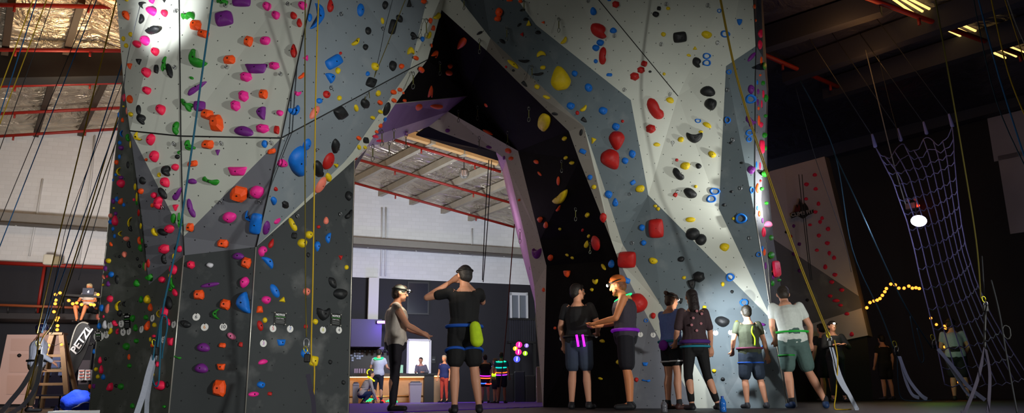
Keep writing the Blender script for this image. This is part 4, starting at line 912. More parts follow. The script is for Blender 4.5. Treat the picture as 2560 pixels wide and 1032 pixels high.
bottle(138, 9.5, .13, .03, mat('bottle_dim', (90,100,150), .2), mat('cap_purple', (70,50,150), .4), 'small pale bottle with purple cap on the floor at lower left')
bottle(1808, 7.6, .165, .036, mat('bottle_blue', (40,110,200), .15), mat('cap_blue', (20,60,170), .4), 'blue plastic water bottle with blue cap in front of the pale wall foot')
bottle(1661, 7.7, .13, .036, mat('bottle_clear', (110,110,118), .15), mat('cap_black', (16,16,18), .4), 'clear grey water bottle on the floor left of the headlamp woman')
pbw = pbox('floor_box', 120, 1027, 200, 1040, 6.2, .3, mat('plastic_white', (210,212,215), .4)); pbw.location.z -= .0
tag(pbw, 'low white box on the floor at the bottom left edge', 'box')
# ---------------------------------------------------------------- bar
BO = 3.2  # how far the bar stands off the wall
cb = thing('bar_counter', gz(wp(970, 960, BO)), 'long bar counter with black top, wooden front and warm strip light', 'bar counter')
M_bf = mat('bar_front_ply', (150,118,86), .6, noise=.2, nscale=4)
def bq(name, x0,y0,x1,y1,off,th,m,parent,foot=False): return wq(name,x0,y0,x1,y1,off,th,m,parent,None,foot)
bq('counter_top', 830,933,1086,941,BO,.9,M_black,cb); bq('counter_top', 1086,933,1108,939,BO-.1,.8,M_black,cb)
bq('front_panel', 830,941,1061,1003,BO-.25,.06,M_bf,cb,True); bq('dark_panel', 1061,936,1085,1003,BO,.5,mat('bar_dark', (26,22,20), .5),cb,True)
bq('end_panel', 1085,939,1101,1003,BO-.2,.5,M_bf,cb,True)
bq('light_strip', 835,941.3,1060,943.2,BO-.1,.05,mat('led_warm', (255,190,110), .5, emit=9),cb)
bq('light_strip', 1086,939,1100,941,BO-.1,.05,mat('led_warm', (255,190,110), .5, emit=9),cb)
bm = BM(); tube(bm, [gz(wp(840,990,BO+.1),.22), gz(wp(1058,990,BO+.1),.22)], .03, 8); obj('foot_rail', bm, mat('brass', (180,130,70), .35, .8), cb)
# bins
def bin_(x0,y0,x1,off,lab):
    a, b = wp(x0,y0,off), wp(x1,y0,off); c = gz((a+b)/2); w = (b-a).length; h = a.z
    t = thing('waste_bin', c, lab, 'bin', 'swing-top bins at the bar')
    bm = BM(); T = R_
    for s, z0, z1 in ((.42,0,1),):
        lo = [c + T @ Vector((sx*w*.42, sy*w*.4, 0)) for sx, sy in ((-1,-1),(1,-1),(1,1),(-1,1))]
        hi = [c + T @ Vector((sx*w*.5, sy*w*.46, 0)) + Vector((0,0,h*.82)) for sx, sy in ((-1,-1),(1,-1),(1,1),(-1,1))]
        A = [bm.verts.new(v) for v in lo]; B = [bm.verts.new(v) for v in hi]
        bm.faces.new(A[::-1]); bm.faces.new(B)
        for i in range(4): bm.faces.new((A[i], A[(i+1)%4], B[(i+1)%4], B[i]))
    obj('bin_body', bm, mat('bin_grey', (140,130,140), .5), t)
    bm = BM(); box(bm, c+Vector((0,0,h*.88)), (w*1.02,w*.95,h*.12), R_, bev=.02); obj('rim', bm, mat('bin_rim', (120,112,124), .5), t)
    bm = BM(); box(bm, c+Vector((0,0,h*.96)), (w*.8,w*.7,h*.08), R_, bev=.03); obj('flap', bm, mat('bin_flap', (40,38,52), .5), t)
bin_(1023,953,1053,BO+.6,'grey swing-top bin standing in front of the bar near its dark end panel'); bin_(882,955,898,BO+.6,'pale bin behind the crouching person at the left end of the bar')
# bulkhead, shelves, papers behind the bar
bk = thing('bar_bulkhead', gz(wp(930,830,1.5), wp(930,865,1.5).z), 'dark purple bulkhead above the bar shelves', 'bulkhead')
bq('bulkhead_body', 820,797,955,866,1.6,1.5,mat('bulkhead_purple', (40,22,70), .5),bk)
sh = thing('back_bar_shelf', gz(wp(930,900,.5)), 'black shelving with pinned menu cards behind the bar', 'shelf')
bq('shelf_back', 820,874,988,934,.5,.3,mat('shelf_black', (20,18,26), .5),sh,True)
bq('rail', 820,874,988,876,.8,.1,M_black,sh)
bq('pinned_light_panel', 874,866,960,873,.3,.1,mat('panel_greyviolet', (110,100,140), .6),sh)
for i in range(9):
    x = 875+i*12.5; 
    bm = BM(); ball(bm, wp(x,877,.95), (.05,.05,.07)); obj('spot_head', bm, M_black, sh)
cards = [(885,881),(891,881),(897,881),(903,881),(885,887),(891,887),(897,888),(903,887),(891,893),(897,893),(879,892),(879,898),(876,885)]
for i, (x, y) in enumerate(cards):
    o = bq('menu_card', x,y,x+5.2,y+4.6,.56,.02,mat('card_pale', (150,160,190), .6),None)
    tag(o, 'small pale menu card pinned behind the bar', 'card', 'menu cards pinned behind the bar')
for i, x in enumerate((886,891,897,903,910)):
    o = bq('cup', x,921,x+3.5,932,1.2,.12,mat('cup_pale', (140,120,140), .4),None); tag(o, 'small cup standing on the back bar', 'cup', 'cups on the back bar')
ta = bq('tabletop_sign', 992,912,1008,932,BO-.4,.04,mat('sign_mint', (110,170,160), .5),None); tag(ta, 'mint green upright menu sign standing on the bar left of the doorway', 'menu sign')
sg = thing('door_sign', wp(1084,900,.04), 'small black sign with pale outline right of the lit doorway', 'sign')
bq('board', 1079,891,1089,908,.04,.04,M_black,sg); bq('print', 1081,897,1087,900,.05,.01,mat('ink_grey', (120,122,122), .6),sg)
# ultraviolet LED bar
t = thing('led_bar', wp(964,805,2.0), 'glowing violet LED bar under the white pillar', 'lamp')
bq('housing', 942,801,985,809,1.75,.12,M_black,t)
uvm = mat('led_violet', (120,60,255), .4, emit=40)
for i in range(12):
    bm = BM(); ball(bm, wp(946+i*3.1,805,1.82), .05, 8, 6); obj('diode', bm, uvm, t)
# pillar, dark screen, window with balcony
o = bq('pillar', 923,694,948,800,.5,.4,mat('pillar_white', (196,194,190), .7),None); tag(o, 'whitish square pillar below the white wall above the bar', 'pillar'); 
t = thing('wall_screen', wp(1046,745,.1), 'large dark wall screen with thin frame above the doorway', 'screen')
bq('frame', 1019,704,1073,786,.12,.1,mat('screen_frame', (24,24,30), .5),t); bq('screen', 1022,708,1070,782,.13,.02,mat('screen_dark', (34,36,46), .2),t)
wn = thing('window_1', wp(1297,765,.1), 'white framed interior window above the black balcony', 'window', kind='structure')
bq('pane', 1279,738,1316,794,.06,.04,mat('window_grey', (104,110,118), .3),wn)
for (x0,y0,x1,y1) in ((1275,731,1320,738),(1275,731,1280,797),(1315,731,1320,797),(1296,738,1299,795)): bq('window_frame', x0,y0,x1,y1,.12,.1,mat('frame_white', (190,192,195), .5),wn)
bl = thing('balcony_rail', gz(wp(1305,830,2.5), wp(1305,860,2.5).z), 'black balcony railing below the white framed window', 'railing')
bq('handrail', 1272,795,1340,800,2.5,.12,M_black,bl); bq('bottom_rail', 1272,852,1340,858,2.5,.3,M_black,bl)
for i in range(12): bq('baluster', 1274+i*5.6,800,1276.5+i*5.6,853,2.48,.06,mat('baluster_dark', (34,34,42), .4),bl)
for i, x in enumerate((1279,1333)):
    o = bq('post', x,856,x+7,1000,2.5,.2,M_black,None,True); tag(o, f"black post carrying the {'left' if i==0 else 'right'} end of the balcony", 'post', 'posts under the balcony')
# paper lanterns
for (x, y, r, col, nm) in [(1297.5,861.5,8,(255,40,160),'upper one of the two magenta'),(1296,879.5,8,(255,40,150),'lower one of the two magenta'),(1288,871,5.6,(250,220,40),'small yellow'),(1316.5,863.5,5.4,(150,120,220),'small lavender'),(1313,883,6,(170,230,40),'small lime green'),(1292,897.5,8.2,(90,100,255),'round periwinkle blue')]:
    Y = 20; c = P(x, y, Y); rr_ = r*Y/F
    t = thing('paper_lantern', c, f'{nm} glowing paper lantern hanging under the balcony', 'lantern', 'glowing paper lanterns')
    mm = mat('lantern_'+nm.split()[-1]+str(int(x)), col, .7, emit=1.1)
    bm = BM(); ball(bm, c, (rr_,rr_,rr_*.97), 20, 12)
    obj('shade', bm, mm, t, smooth=True)
    bm = BM(); tube(bm, [c+Vector((0,-rr_*1.02,-rr_*.6)), c+Vector((.01,-rr_*1.04,rr_*.6))], rr_*.09, 8); obj('glow_stick', bm, mat('stick_white', (255,235,255), .4, emit=4), t)
    bm = BM(); tube(bm, [c+Vector((0,0,rr_*.97)), c+Vector((0,0,rr_*1.5))], .012, 6); obj('hanger', bm, cordm, t)
    if y < 870:
        pass
# black boxes and speaker near the right back
for (x0,y0,x1,Y,lab,m) in [(1258,934,1284,21.5,'black equipment case below the lanterns, leftmost of three',M_black),(1286,928,1312,21.5,'black equipment case below the lanterns, middle of three',mat('case_navy',(14,16,26),.4)),(1313,938,1338,21.5,'black equipment case below the lanterns, rightmost of three',M_black)]:
    o = pbox('equipment_case', x0,y0,x1,1000,Y,.6,m,None,True,bev=.02); tag(o, lab, 'case', 'equipment cases under the lanterns')
o = pbox('cabinet', 1341,916,1356,1000,19.5,.5,mat('cabinet_cream',(150,140,128),.5),None,True,.02); tag(o,'cream cabinet half hidden behind the rear rim of the arch','cabinet')
# caged lamp seen through the arch
t = thing('caged_lamp', cp(1160,384,.1), 'square pale lamp in a round wire cage hanging through the arch', 'lamp')
c = cp(1160,384,.1); Yc = c.y; q = P(1160,433,Yc); s = Yc/F
bm = BM(); tube(bm, [c, P(1160,420,Yc)], .015, 6); obj('cable', bm, cordm, t)
bm = BM(); box(bm, q, (17*s,.12,17*s), bev=.02); obj('lamp_body', bm, mat('lamp_pinkish',(190,170,165),.5), t)
for k in range(6):
    a_ = math.pi*k/6; bm = BM(); d_ = Vector((math.cos(a_), math.sin(a_), 0))
    tube(bm, [q + d_*13*s*math.cos(w_)+Vector((0,0,13*s*math.sin(w_))) for w_ in [2*math.pi*j/24 for j in range(24)]], .012, 5, closed=True); obj('cage_wire', bm, M_steel, t)
# sign on the far tower
st = thing('wall_sign', P(2008,525,15.9), 'dark mountain logo sign reading CLIMB FIT on the far tower', 'sign')
def ft(x, y): return P(x, y, 15.93)
sg_pts = [(1979,546),(1977,534),(1985,530),(1990,512),(1996,518),(1998,497),(2006,512),(2011,508),(2018,518),(2021,528),(2032,524),(2032,533),(2020,538),(2008,547),(1995,540)]
slab('logo_board', [ft(x,y) for x,y in sg_pts], mat('logo_black',(14,12,16),.6), -.04, Vector((0,-1,0)), st)
slab('logo_peak', [P(x,y,15.88) for x,y in [(1985,530),(1990,512),(1994,520),(1997,508),(2001,520),(1999,528)]], mat('logo_red',(90,16,22),.6), .01, Vector((0,-1,0)), st)
slab('logo_outline', [P(x,y,15.88) for x,y in [(1995,512),(1998,496),(2008,510),(2006,512),(1998.5,500),(1996.5,512)]], mat('logo_grey',(70,66,74),.6), .01, Vector((0,-1,0)), st)
Rs = Matrix.Rotation(math.radians(10), 3, 'Y').inverted() @ Matrix.Rotation(math.radians(90), 3, 'X')
text_mesh('CLIMB FIT', .125, mat('letter_grey',(150,146,152),.6), st, P(2005,533,15.86), Rs, 'lettering', bold=.004)
# emergency light on the right-hand wall
t = thing('emergency_light', rp(2283,514,.1), 'white twin-head emergency light with a red diode on the navy wall behind the cargo net', 'lamp')
mw = mat('plastic_offwhite',(170,160,190),.4)
RR_ = Matrix((RD, -RN, Vector((0,0,1)))).transposed(); c = rp(2281,515,.12); s_ = c.y/F
bm = BM(); box(bm, c, (29*s_, .2, 16*s_), RR_, bev=.02); obj('housing', bm, mw, t)
for x, y in ((2270,501),(2288,497)):
    q = rp(x,y,.2); bm = BM(); ball(bm, q, .055); obj('lamp_head', bm, mw, t); bm = BM(); tube(bm, [q, rp(x+2,510,.15)], .015, 6); obj('stem', bm, mw, t)
bm = BM(); ball(bm, rp(2296,514,.25), .035); obj('diode', bm, mat('diode_red',(255,30,10),.4,emit=14), t)
# ---------------------------------------------------------------- people
skin = mat('skin', (196, 140, 112), .55, noise=.08, nscale=12); skin_w = mat('skin_warm', (206, 130, 84), .55)
skin_d = mat('skin_tan', (150, 98, 70), .55)
def remesh(o, vox, sm=4):
    m = o.modifiers.new('fuse', 'REMESH'); m.mode = 'VOXEL'; m.voxel_size = vox; m.use_smooth_shade = True
    if sm: q = o.modifiers.new('smooth', 'SMOOTH'); q.iterations = sm; q.factor = .5
def part(name, bm, m, parent, vox=None, sm=4):
    me = bpy.data.meshes.new(name); bm.to_mesh(me); bm.free(); me.materials.append(m)
    for p in me.polygons: p.use_smooth = True
    o = bpy.data.objects.new(name, me); COL.objects.link(o); o.parent = parent
    if vox: remesh(o, vox, sm)
    return o
def person(px, Y, h, face, label, shirt=None, shorts=None, arms=None, legs=None, lean=(0,0), hair=(30,20,16), hairstyle='short', top=(30,30,32), bottom=(24,24,28),
           sleeve=.5, leglen=.55, skin_m=None, shoe=(24,24,28), headturn=0, headdown=0, lamp=None, detail=1, extras=(), sit=False, loc=None, sock=None, topname='t_shirt', botname='shorts', group=None):
    """h in metres. face: degrees, 0 = back to the viewer, 180 = facing the viewer, 90 = facing photo left, -90 = facing right.
    Joint positions are in a 1.75 m body frame: x right, y forward, z up."""
    k = h/1.75; sk = skin_m or skin
    base = loc if loc is not None else floor_at(px, Y)
    t = thing('person', base, label, 'person', group, rz=math.radians(face))
    t.scale = (k, k, k)
    V3 = Vector; lx, ly = lean     # shift of the shoulders relative to the pelvis
    def T(z):  # torso bend
        f = max(0, min(1, (z-.95)/.5)); return V3((lx*f, ly*f, 0))
    pel = V3((0,0,.95)); waist = V3((0,0,1.08))+T(1.08); chest = V3((0,-.0,1.28))+T(1.28); nb = V3((0,-.01,1.46))+T(1.46)
    sh = {-1: V3((-.175,0,1.40))+T(1.4), 1: V3((.175,0,1.40))+T(1.4)}
    hd = nb + V3((0,.035+.05*headdown,.155-.03*headdown))
    A = {-1: (V3((-.25,-.02,1.13)), V3((-.27,.06,.88))), 1: (V3((.25,-.02,1.13)), V3((.27,.06,.88)))}
    if arms:
        for s_, v in arms.items(): A[s_] = (V3(v[0]), V3(v[1]))
    L = {-1: (V3((-.1,0,.5)), V3((-.12,-.02,.09))), 1: (V3((.1,0,.5)), V3((.12,-.02,.09)))}
    if legs:
        for s_, v in legs.items(): L[s_] = (V3(v[0]), V3(v[1]))
    if arms is None and (lx or ly):
        for s_ in (-1, 1): A[s_] = (A[s_][0]+T(1.4)*.9, A[s_][1]+T(1.4)*.8)
    vox = {1: .0085, 2: .013, 3: .02}[detail]
    Rh = Matrix.Rotation(math.radians(headturn), 3, 'Z') @ Matrix.Rotation(-math.radians(20)*headdown, 3, 'X')
    b = BM()
    # trunk
    capsule(b, pel+V3((0,0,-.03)), waist, .135, .118); capsule(b, waist, chest, .118, .145); capsule(b, chest, nb-V3((0,0,.07)), .145, .10)
    for s_ in (-1, 1):
        capsule(b, pel+V3((s_*.075,0,-.04)), pel+V3((s_*.06,0,.1)), .105, .10); capsule(b, chest+V3((s_*.06,0,0)), sh[s_]+V3((-s_*.02,0,-.01)), .10, .065)
    capsule(b, nb-V3((0,0,.05)), hd-V3((0,.02,.05)), .062, .054)
    # head with jaw, nose, ears, brow, lips
    def HP(x, y, z): return hd + Rh @ V3((x, y, z))
    ball(b, HP(0,-.008,.02), (.077,.094,.098), 20, 14, Rh); ball(b, HP(0,.028,-.045), (.056,.062,.066), 16, 10, Rh)
    capsule(b, HP(0,.088,.02), HP(0,.106,-.014), .010, .015); capsule(b, HP(-.04,.074,.034), HP(.04,.074,.034), .013, .013)
    capsule(b, HP(-.02,.084,-.047), HP(.02,.084,-.047), .009, .009); ball(b, HP(0,.072,-.083), .02)
    for s_ in (-1, 1): ball(b, HP(s_*.08,-.004,.002), (.014,.022,.034), 10, 8, Rh)
    # arms and hands
    for s_ in (-1, 1):
        el, wr = A[s_]; capsule(b, sh[s_], sh[s_].lerp(el,.5), .055, .049); capsule(b, sh[s_].lerp(el,.5), el, .049, .040)
        capsule(b, el, el.lerp(wr,.35), .040, .041); capsule(b, el.lerp(wr,.35), wr, .041, .027)
        d = (wr-el).normalized(); side = d.cross(V3((0,1,0)) if abs(d.y) < .8 else V3((0,0,1))).normalized(); nrm = side.cross(d).normalized()
        if nrm.dot(V3((-s_, .3, 0))) < 0: nrm = -nrm
        pc = wr + d*.045; capsule(b, wr+d*.01-side*.012, wr+d*.085-side*.022, .022, .021); capsule(b, wr+d*.01+side*.012, wr+d*.085+side*.022, .022, .021); capsule(b, wr+d*.02, wr+d*.09, .021, .02)
        if detail < 3:
            for i, ln in enumerate((.068,.078,.074,.058)):
                p0 = wr + d*.09 + side*(-.033+.022*i); p1 = p0 + d*ln*.5 + nrm*.008; p2 = p1 + d*ln*.33 + nrm*ln*.35
                capsule(b, p0, p1, .0100, .0092, 8); capsule(b, p1, p2, .0092, .0080, 8)
            th0 = wr + d*.03 - side*.026; th1 = th0 + d*.032 - side*.03 + nrm*.012; th2 = th1 + d*.032 - side*.006 + nrm*.012
            capsule(b, th0, th1, .0135, .011, 8); capsule(b, th1, th2, .011, .009, 8)
    # legs and feet
    for s_ in (-1, 1):
        hip = pel+V3((s_*.085,0,-.04)); kn, an = L[s_]
        capsule(b, hip, hip.lerp(kn,.5), .096, .078); capsule(b, hip.lerp(kn,.5), kn, .078, .054)
        capsule(b, kn, kn.lerp(an,.3)+V3((0,-.014,0)), .053, .058); capsule(b, kn.lerp(an,.3)+V3((0,-.014,0)), an, .058, .034)
        if not sit or True: capsule(b, an+V3((0,0,-.02)), an+V3((s_*.02,.14,-.06)), .036, .026)
    body = part('body', b, sk, t, vox)
    # eyes
    if detail < 3 and abs(((face+headturn+180) % 360)-180) > 50:
        e = BM()
        for s_ in (-1, 1): ball(e, HP(s_*.031,.077,.012), (.0125,.009,.009), 10, 8, Rh)
        ey_ = part('eyes', e, mat('eye_white', (200,196,190), .3), t)
        e = BM()
        for s_ in (-1, 1): ball(e, HP(s_*.031,.084,.012), (.006,.004,.006), 8, 6, Rh)
        part('pupils', e, mat('eye_dark', (30,22,18), .2), ey_)
    # hair
    hm = mat('hair_%d_%d_%d' % hair, hair, .6, noise=.3, nscale=40, bump=.4)
    e = BM()
    if hairstyle != 'bald':
        ball(e, HP(0,-.022,.034), (.087,.098,.100), 20, 14, Rh); ball(e, HP(0,-.045,-.01), (.078,.075,.085), 16, 10, Rh); ball(e, HP(0,.035,.085), (.062,.055,.038), 14, 10, Rh)
        if hairstyle == 'long':
            capsule(e, HP(0,-.055,.0), HP(0,-.085,-.16), .078, .082); capsule(e, HP(0,-.085,-.14), HP(0,-.09,-.33), .082, .05)
        if hairstyle == 'bun': capsule(e, HP(0,-.08,.08), HP(0,-.13,.1), .04, .035)
        if hairstyle == 'pony': capsule(e, HP(0,-.09,.06), HP(0,-.16,-.05), .03, .034); capsule(e, HP(0,-.16,-.05), HP(0,-.14,-.2), .034, .012)
        part('hair', e, hm, t, vox*1.1, 3)
    if hairstyle == 'beard' or 'beard' in extras:
        e = BM(); capsule(e, HP(-.045,.045,-.055), HP(0,.078,-.085), .026, .028); capsule(e, HP(.045,.045,-.055), HP(0,.078,-.085), .026, .028); part('beard', e, hm, t, vox, 2)
    if 'helmet' in extras:
        e = BM(); ball(e, HP(0,-.01,.055), (.105,.12,.09), 24, 16, Rh); part('helmet', e, mat('helmet_dark', (30,30,60), .3), t)
    if 'cap' in extras:
        e = BM(); ball(e, HP(0,-.012,.05), (.092,.106,.075), 20, 12, Rh); ball(e, HP(0,.11,.05), (.06,.06,.008), 16, 8, Rh); part('cap', e, mat('cap_grey', (60,66,62), .7), t)
    # clothes
    tm = mat('cloth_%d_%d_%d' % top, top, .85, noise=.15, nscale=30, bump=.15); bmx = mat('cloth_%d_%d_%d' % bottom, bottom, .85, noise=.15, nscale=30, bump=.15)
    g = .014; e = BM()
    for s_ in (-1, 1): capsule(e, pel+V3((s_*.068,0,.0)), waist+V3((s_*.045,0,0)), .120+g, .108+g); capsule(e, waist+V3((s_*.045,0,0)), chest+V3((s_*.06,0,0)), .106+g, .112+g)
    capsule(e, pel+V3((0,0,.0)), waist, .149+g, .124+g); capsule(e, waist, chest, .130+g, .150+g); capsule(e, chest, nb-V3((0,0,.09)), .150+g, .085+g)
    for s_ in (-1, 1):
        capsule(e, chest+V3((s_*.06,0,0)), sh[s_]+V3((-s_*.02,0,-.01)), .10+g, .057+.008)
        if sleeve > 0:
            el, wr = A[s_]
            if sleeve <= 1: capsule(e, sh[s_], sh[s_].lerp(el, sleeve), .058+.008, .054+.008)
            else: capsule(e, sh[s_], el, .058+.009, .045+.01); capsule(e, el, el.lerp(wr, sleeve-1), .045+.01, .03+.01)
    part(topname, e, tm, t, vox*1.2, 5)
    e = BM(); g = .018
    capsule(e, pel+V3((0,0,-.03)), pel+V3((0,0,.06)), .140+g, .132+g)
    for s_ in (-1, 1):
        hip = pel+V3((s_*.085,0,-.04)); kn, an = L[s_]; f = leglen
        if f <= 1: capsule(e, hip, hip.lerp(kn, f), .098+g, .085+g if f < .95 else .066+g)
        else: capsule(e, hip, kn, .098+g*.4, .056+g*.4); capsule(e, kn, kn.lerp(an, f-1), .058+g*.5, .040+g*.5)
    part(botname, e, bmx, t, vox*1.2, 5)
    # shoes and socks
    smm = mat('shoe_%d_%d_%d' % shoe, shoe, .6)
    for s_ in (-1, 1):
        an = L[s_][1]; e = BM()
        z = max(.045, an.z-.045) if not sit else an.z-.045
        c0 = V3((an.x, an.y-.03, z)); c1 = V3((an.x+s_*.03, an.y+.16, z-.005))
        capsule(e, c0, c1, .043, .036); capsule(e, c0, V3((an.x, an.y, z+.04)), .044, .042)
        for v in e.verts:
            if v.co.z < z-.038: v.co.z = z-.038
        part('shoe', e, smm, t, vox, 2)
        if sock:
            e = BM(); capsule(e, V3((an.x,an.y,z+.03)), V3((an.x,an.y,z+.09)), .044, .042); part('sock', e, mat('sock', sock, .8), t)
    # headlamp
    if lamp:
        e = BM(); tube(e, [HP(.096*math.cos(q), -.012+.106*math.sin(q), .058) for q in [2*math.pi*i/24 for i in range(24)]], .009, 6, closed=True); part('headlamp_strap', e, M_black, t)
        e = BM(); box(e, HP(0,.103,.058), (.055,.03,.04), Rh, bev=.006); hb_ = part('headlamp_body', e, M_black, t)
        e = BM(); ball(e, HP(0,.122,.058), (.022,.012,.017), 14, 10, Rh); part('headlamp_lens', e, mat('headlamp_glow_%s' % str(lamp), (255,244,225), .3, emit=lamp), hb_)
    t['_h'] = 0; del t['_h']
    return t, HP, dict(A=A, L=L, sh=sh, pel=pel, chest=chest, nb=nb, T=T)
def glowm(c): return mat('glow_%d_%d_%d' % c, c, .4, emit=3)
def wear_ring(t, name, c, r, rad, m, tilt=0, flat=1.0):
    e = BM(); tube(e, [Vector(c)+Vector((r[0]*math.cos(q), r[1]*math.sin(q), tilt*math.sin(q))) for q in [2*math.pi*i/28 for i in range(28)]], rad, 6, closed=True); return part(name, e, m, t)
black_c = (14,14,16)
# 1 climber in the middle, arms up to the lamp
t, HP, J = person(1160, 7.9, 1.72, 8, 'person seen from behind in black T-shirt and shorts, arms raised, lime chalk bag', arms={-1: ((-.44,.14,1.36), (-.14,.24,1.58)), 1: ((.24,.27,1.33), (.06,.30,1.55))},
     top=black_c, bottom=(12,12,14), leglen=.72, hair=(34,30,30), headturn=25, headdown=.2, legs={-1: ((-.11,.0,.5),(-.11,-.02,.09)), 1: ((.12,.0,.5),(.17,-.02,.09))}, lamp=8)
wear_ring(t, 'harness_waist', (0,0,1.0), (.208,.168), .022, mat('webbing_blue', (10,70,160), .7))
for s_ in (-1, 1): wear_ring(t, 'harness_leg_loop', (s_*.105,0,.72), (.108,.108), .018, mat('webbing_blue', (10,70,160), .7), tilt=-.03)
e = BM(); capsule(e, (.11,-.20,.98), (.13,-.21,.82), .065, .078); part('chalk_bag', e, mat('fabric_lime', (170,200,20), .8, noise=.3, nscale=20), t, .012, 2)
# 2 climber in the pale shirt facing right
t, HP, J = person(985, 9.6, 1.78, -82, 'person in pale sleeveless shirt and peaked cap facing right with a bright headlamp', arms={-1: ((-.24,.16,1.14), (-.14,.36,1.05)), 1: ((.24,.16,1.14), (.12,.36,1.05))},
     top=(206,196,186), bottom=(40,36,44), leglen=1.9, hair=(40,30,26), extras=('cap',), headdown=.4, lamp=30, topname='vest', botname='trousers', sleeve=.1)
# 3 man in dark T-shirt, back turned, head to the right
t, HP, J = person(1452, 9.6, 1.76, -20, 'person seen from behind in dark T-shirt and denim shorts with violet harness glow sticks', arms={-1: ((-.26,0,1.13), (-.24,.1,.9)), 1: ((.27,.06,1.14), (.2,.3,1.06))},
     top=(18,18,22), bottom=(52,62,80), leglen=.75, hair=(22,16,14), headturn=-50, skin_m=skin)
vg = mat('glow_violet', (190,30,230), .4, emit=2.2)
for x, y in ((.02,-.19),(.10,-.17)):
    e = BM(); tube(e, [(x,y,1.0),(x+.025,y-.01,.84)], .016, 8); part('glow_stick', e, vg, t)
wear_ring(t, 'harness_waist', (0,0,.99), (.208,.168), .02, M_black)
# 4 bearded man in tank top facing left
t, HP, J = person(1572, 9.0, 1.78, 78, 'bearded person in dark tank top and ginger beanie facing left under a bright headlamp', arms={-1: ((-.25,.1,1.14), (-.10,.36,1.10)), 1: ((.25,.1,1.14), (.08,.36,1.08))},
     top=(58,52,62), bottom=(22,20,28), leglen=.8, hair=(120,70,40), extras=('beard',), headdown=1.0, lamp=60, sleeve=0, topname='tank_top', skin_m=skin_w)
e = BM(); ball(e, HP(0,-.03,.07), (.095,.108,.08), 20, 12); part('beanie', e, mat('knit_ginger', (190,96,34), .9, bump=.3, nscale=60), t)
wear_ring(t, 'glow_necklace', J['nb']+Vector((0,.02,-.03)), (.10,.11), .008, mat('glow_green', (20,230,110), .4, emit=2.0), tilt=-.05)
wear_ring(t, 'harness_waist', (0,0,1.0), (.208,.168), .022, mat('webbing_violet', (120,20,170), .6, emit=.25))
# 5 woman with dazzling headlamp facing right
t, HP, J = person(1688, 8.75, 1.50, -62, 'person with dazzling headlamp in blue and white T-shirt and black shorts facing right', arms={-1: ((-.22,.12,1.12), (-.08,.36,1.0)), 1: ((.24,.12,1.12), (.12,.38,.98))},
     top=(110,130,190), bottom=(20,22,26), leglen=.5, hair=(50,30,20), hairstyle='bun', headdown=.6, lamp=120, sock=(30,30,34), shoe=(60,30,26))
e = BM(); 
for s_ in (-1, 1): wear_ring(t, 'shorts_hem', (s_*.095,0,.70), (.104,.104), .012, mat('piping_white', (215,215,215), .7))
e.free(); wear_ring(t, 'harness_waist', (0,0,.99), (.208,.168), .02, mat('webbing_teal', (20,120,140), .7))
e = BM(); ball(e, (.03,-.18,.93), (.09,.05,.08)); part('pouch', e, mat('fabric_violet', (120,30,150), .7), t)
# 6 long-haired woman in leggings, back turned
t, HP, J = person(1748, 8.3, 1.46, 6, 'long-haired person from behind in dark floral top, purple sash and black leggings', arms={-1: ((-.24,.04,1.13), (-.22,.2,.98)), 1: ((.25,.02,1.13), (.27,.08,.9))},
     top=(58,42,46), bottom=(12,12,14), leglen=1.85, hair=(28,18,16), hairstyle='long', sleeve=.8, topname='floral_top', botname='leggings', legs={-1: ((-.13,.0,.5),(-.11,-.02,.09)), 1: ((.15,.0,.5),(.27,-.02,.09))})
wear_ring(t, 'sash', (0,0,.97), (.198,.146), .03, mat('cloth_purple', (70,30,110), .8)); wear_ring(t, 'harness_waist', (0,0,.90), (.208,.168), .018, mat('webbing_teal', (20,120,140), .7))
for i, (x, z) in enumerate(((-.06,1.3),(.05,1.22),(-.02,1.12),(.07,1.36),(-.09,1.2),(.0,1.4))):
    e = BM(); ball(e, (x,-.158,z), (.022,.008,.02)); part('flower_print', e, mat('print_rose', (170,110,116), .8), t)
# 7 boy in the middle of the lit wall
t, HP, J = person(1886, 8.95, 1.34, 0, 'boy seen from behind in dark T-shirt and navy shorts with yellow-green glow', arms={-1: ((-.26,.0,1.16), (-.24,.16,.98)), 1: ((.25,-.01,1.13), (.30,.02,.89))},
     top=(44,50,34), bottom=(24,36,52), leglen=.85, hair=(30,26,16), legs={-1: ((-.12,.0,.5),(-.12,-.02,.09)), 1: ((.13,.0,.5),(.20,-.02,.09))}, shoe=(40,42,50))
e = BM(); tube(e, smoothpts([(.02,-.168,1.36),(.0,-.172,1.26),(.04,-.176,1.16),(.03,-.178,1.04)],4), .012, 6); part('glow_strap', e, mat('glow_lime', (150,200,10), .5, emit=.5), t)
wear_ring(t, 'harness_waist', (0,0,1.0), (.208,.168), .02, mat('webbing_maroon', (80,26,50), .7)); wear_ring(t, 'harness_leg_loop', (.1,0,.76), (.108,.108), .014, mat('webbing_blue', (10,70,160), .7)); wear_ring(t, 'harness_leg_loop', (-.1,0,.76), (.108,.108), .014, mat('webbing_blue', (10,70,160), .7))
# 8 man in white T-shirt at the wall corner, striding
t, HP, J = person(1998, 8.7, 1.6, -12, 'person in white T-shirt and grey-green shorts with one leg stretched right at the wall corner', arms={-1: ((-.25,.04,1.14), (-.2,.2,.96)), 1: ((.25,.04,1.12), (.26,.16,.9))},
     top=(190,196,190), bottom=(70,92,88), leglen=.8, hair=(44,36,30), legs={-1: ((-.10,.0,.5),(-.09,-.02,.09)), 1: ((.17,.02,.5),(.34,.0,.09))}, shoe=(24,50,90), sock=(150,160,60), lean=(-.05,.05), headdown=1.2)
wear_ring(t, 'glow_belt', (0,0,1.04), (.206,.166), .014, mat('glow_green_dim', (20,140,40), .5, emit=.35)); wear_ring(t, 'shorts_stripe', (-.1,0,.72), (.106,.106), .012, mat('stripe_green', (20,130,40), .6))
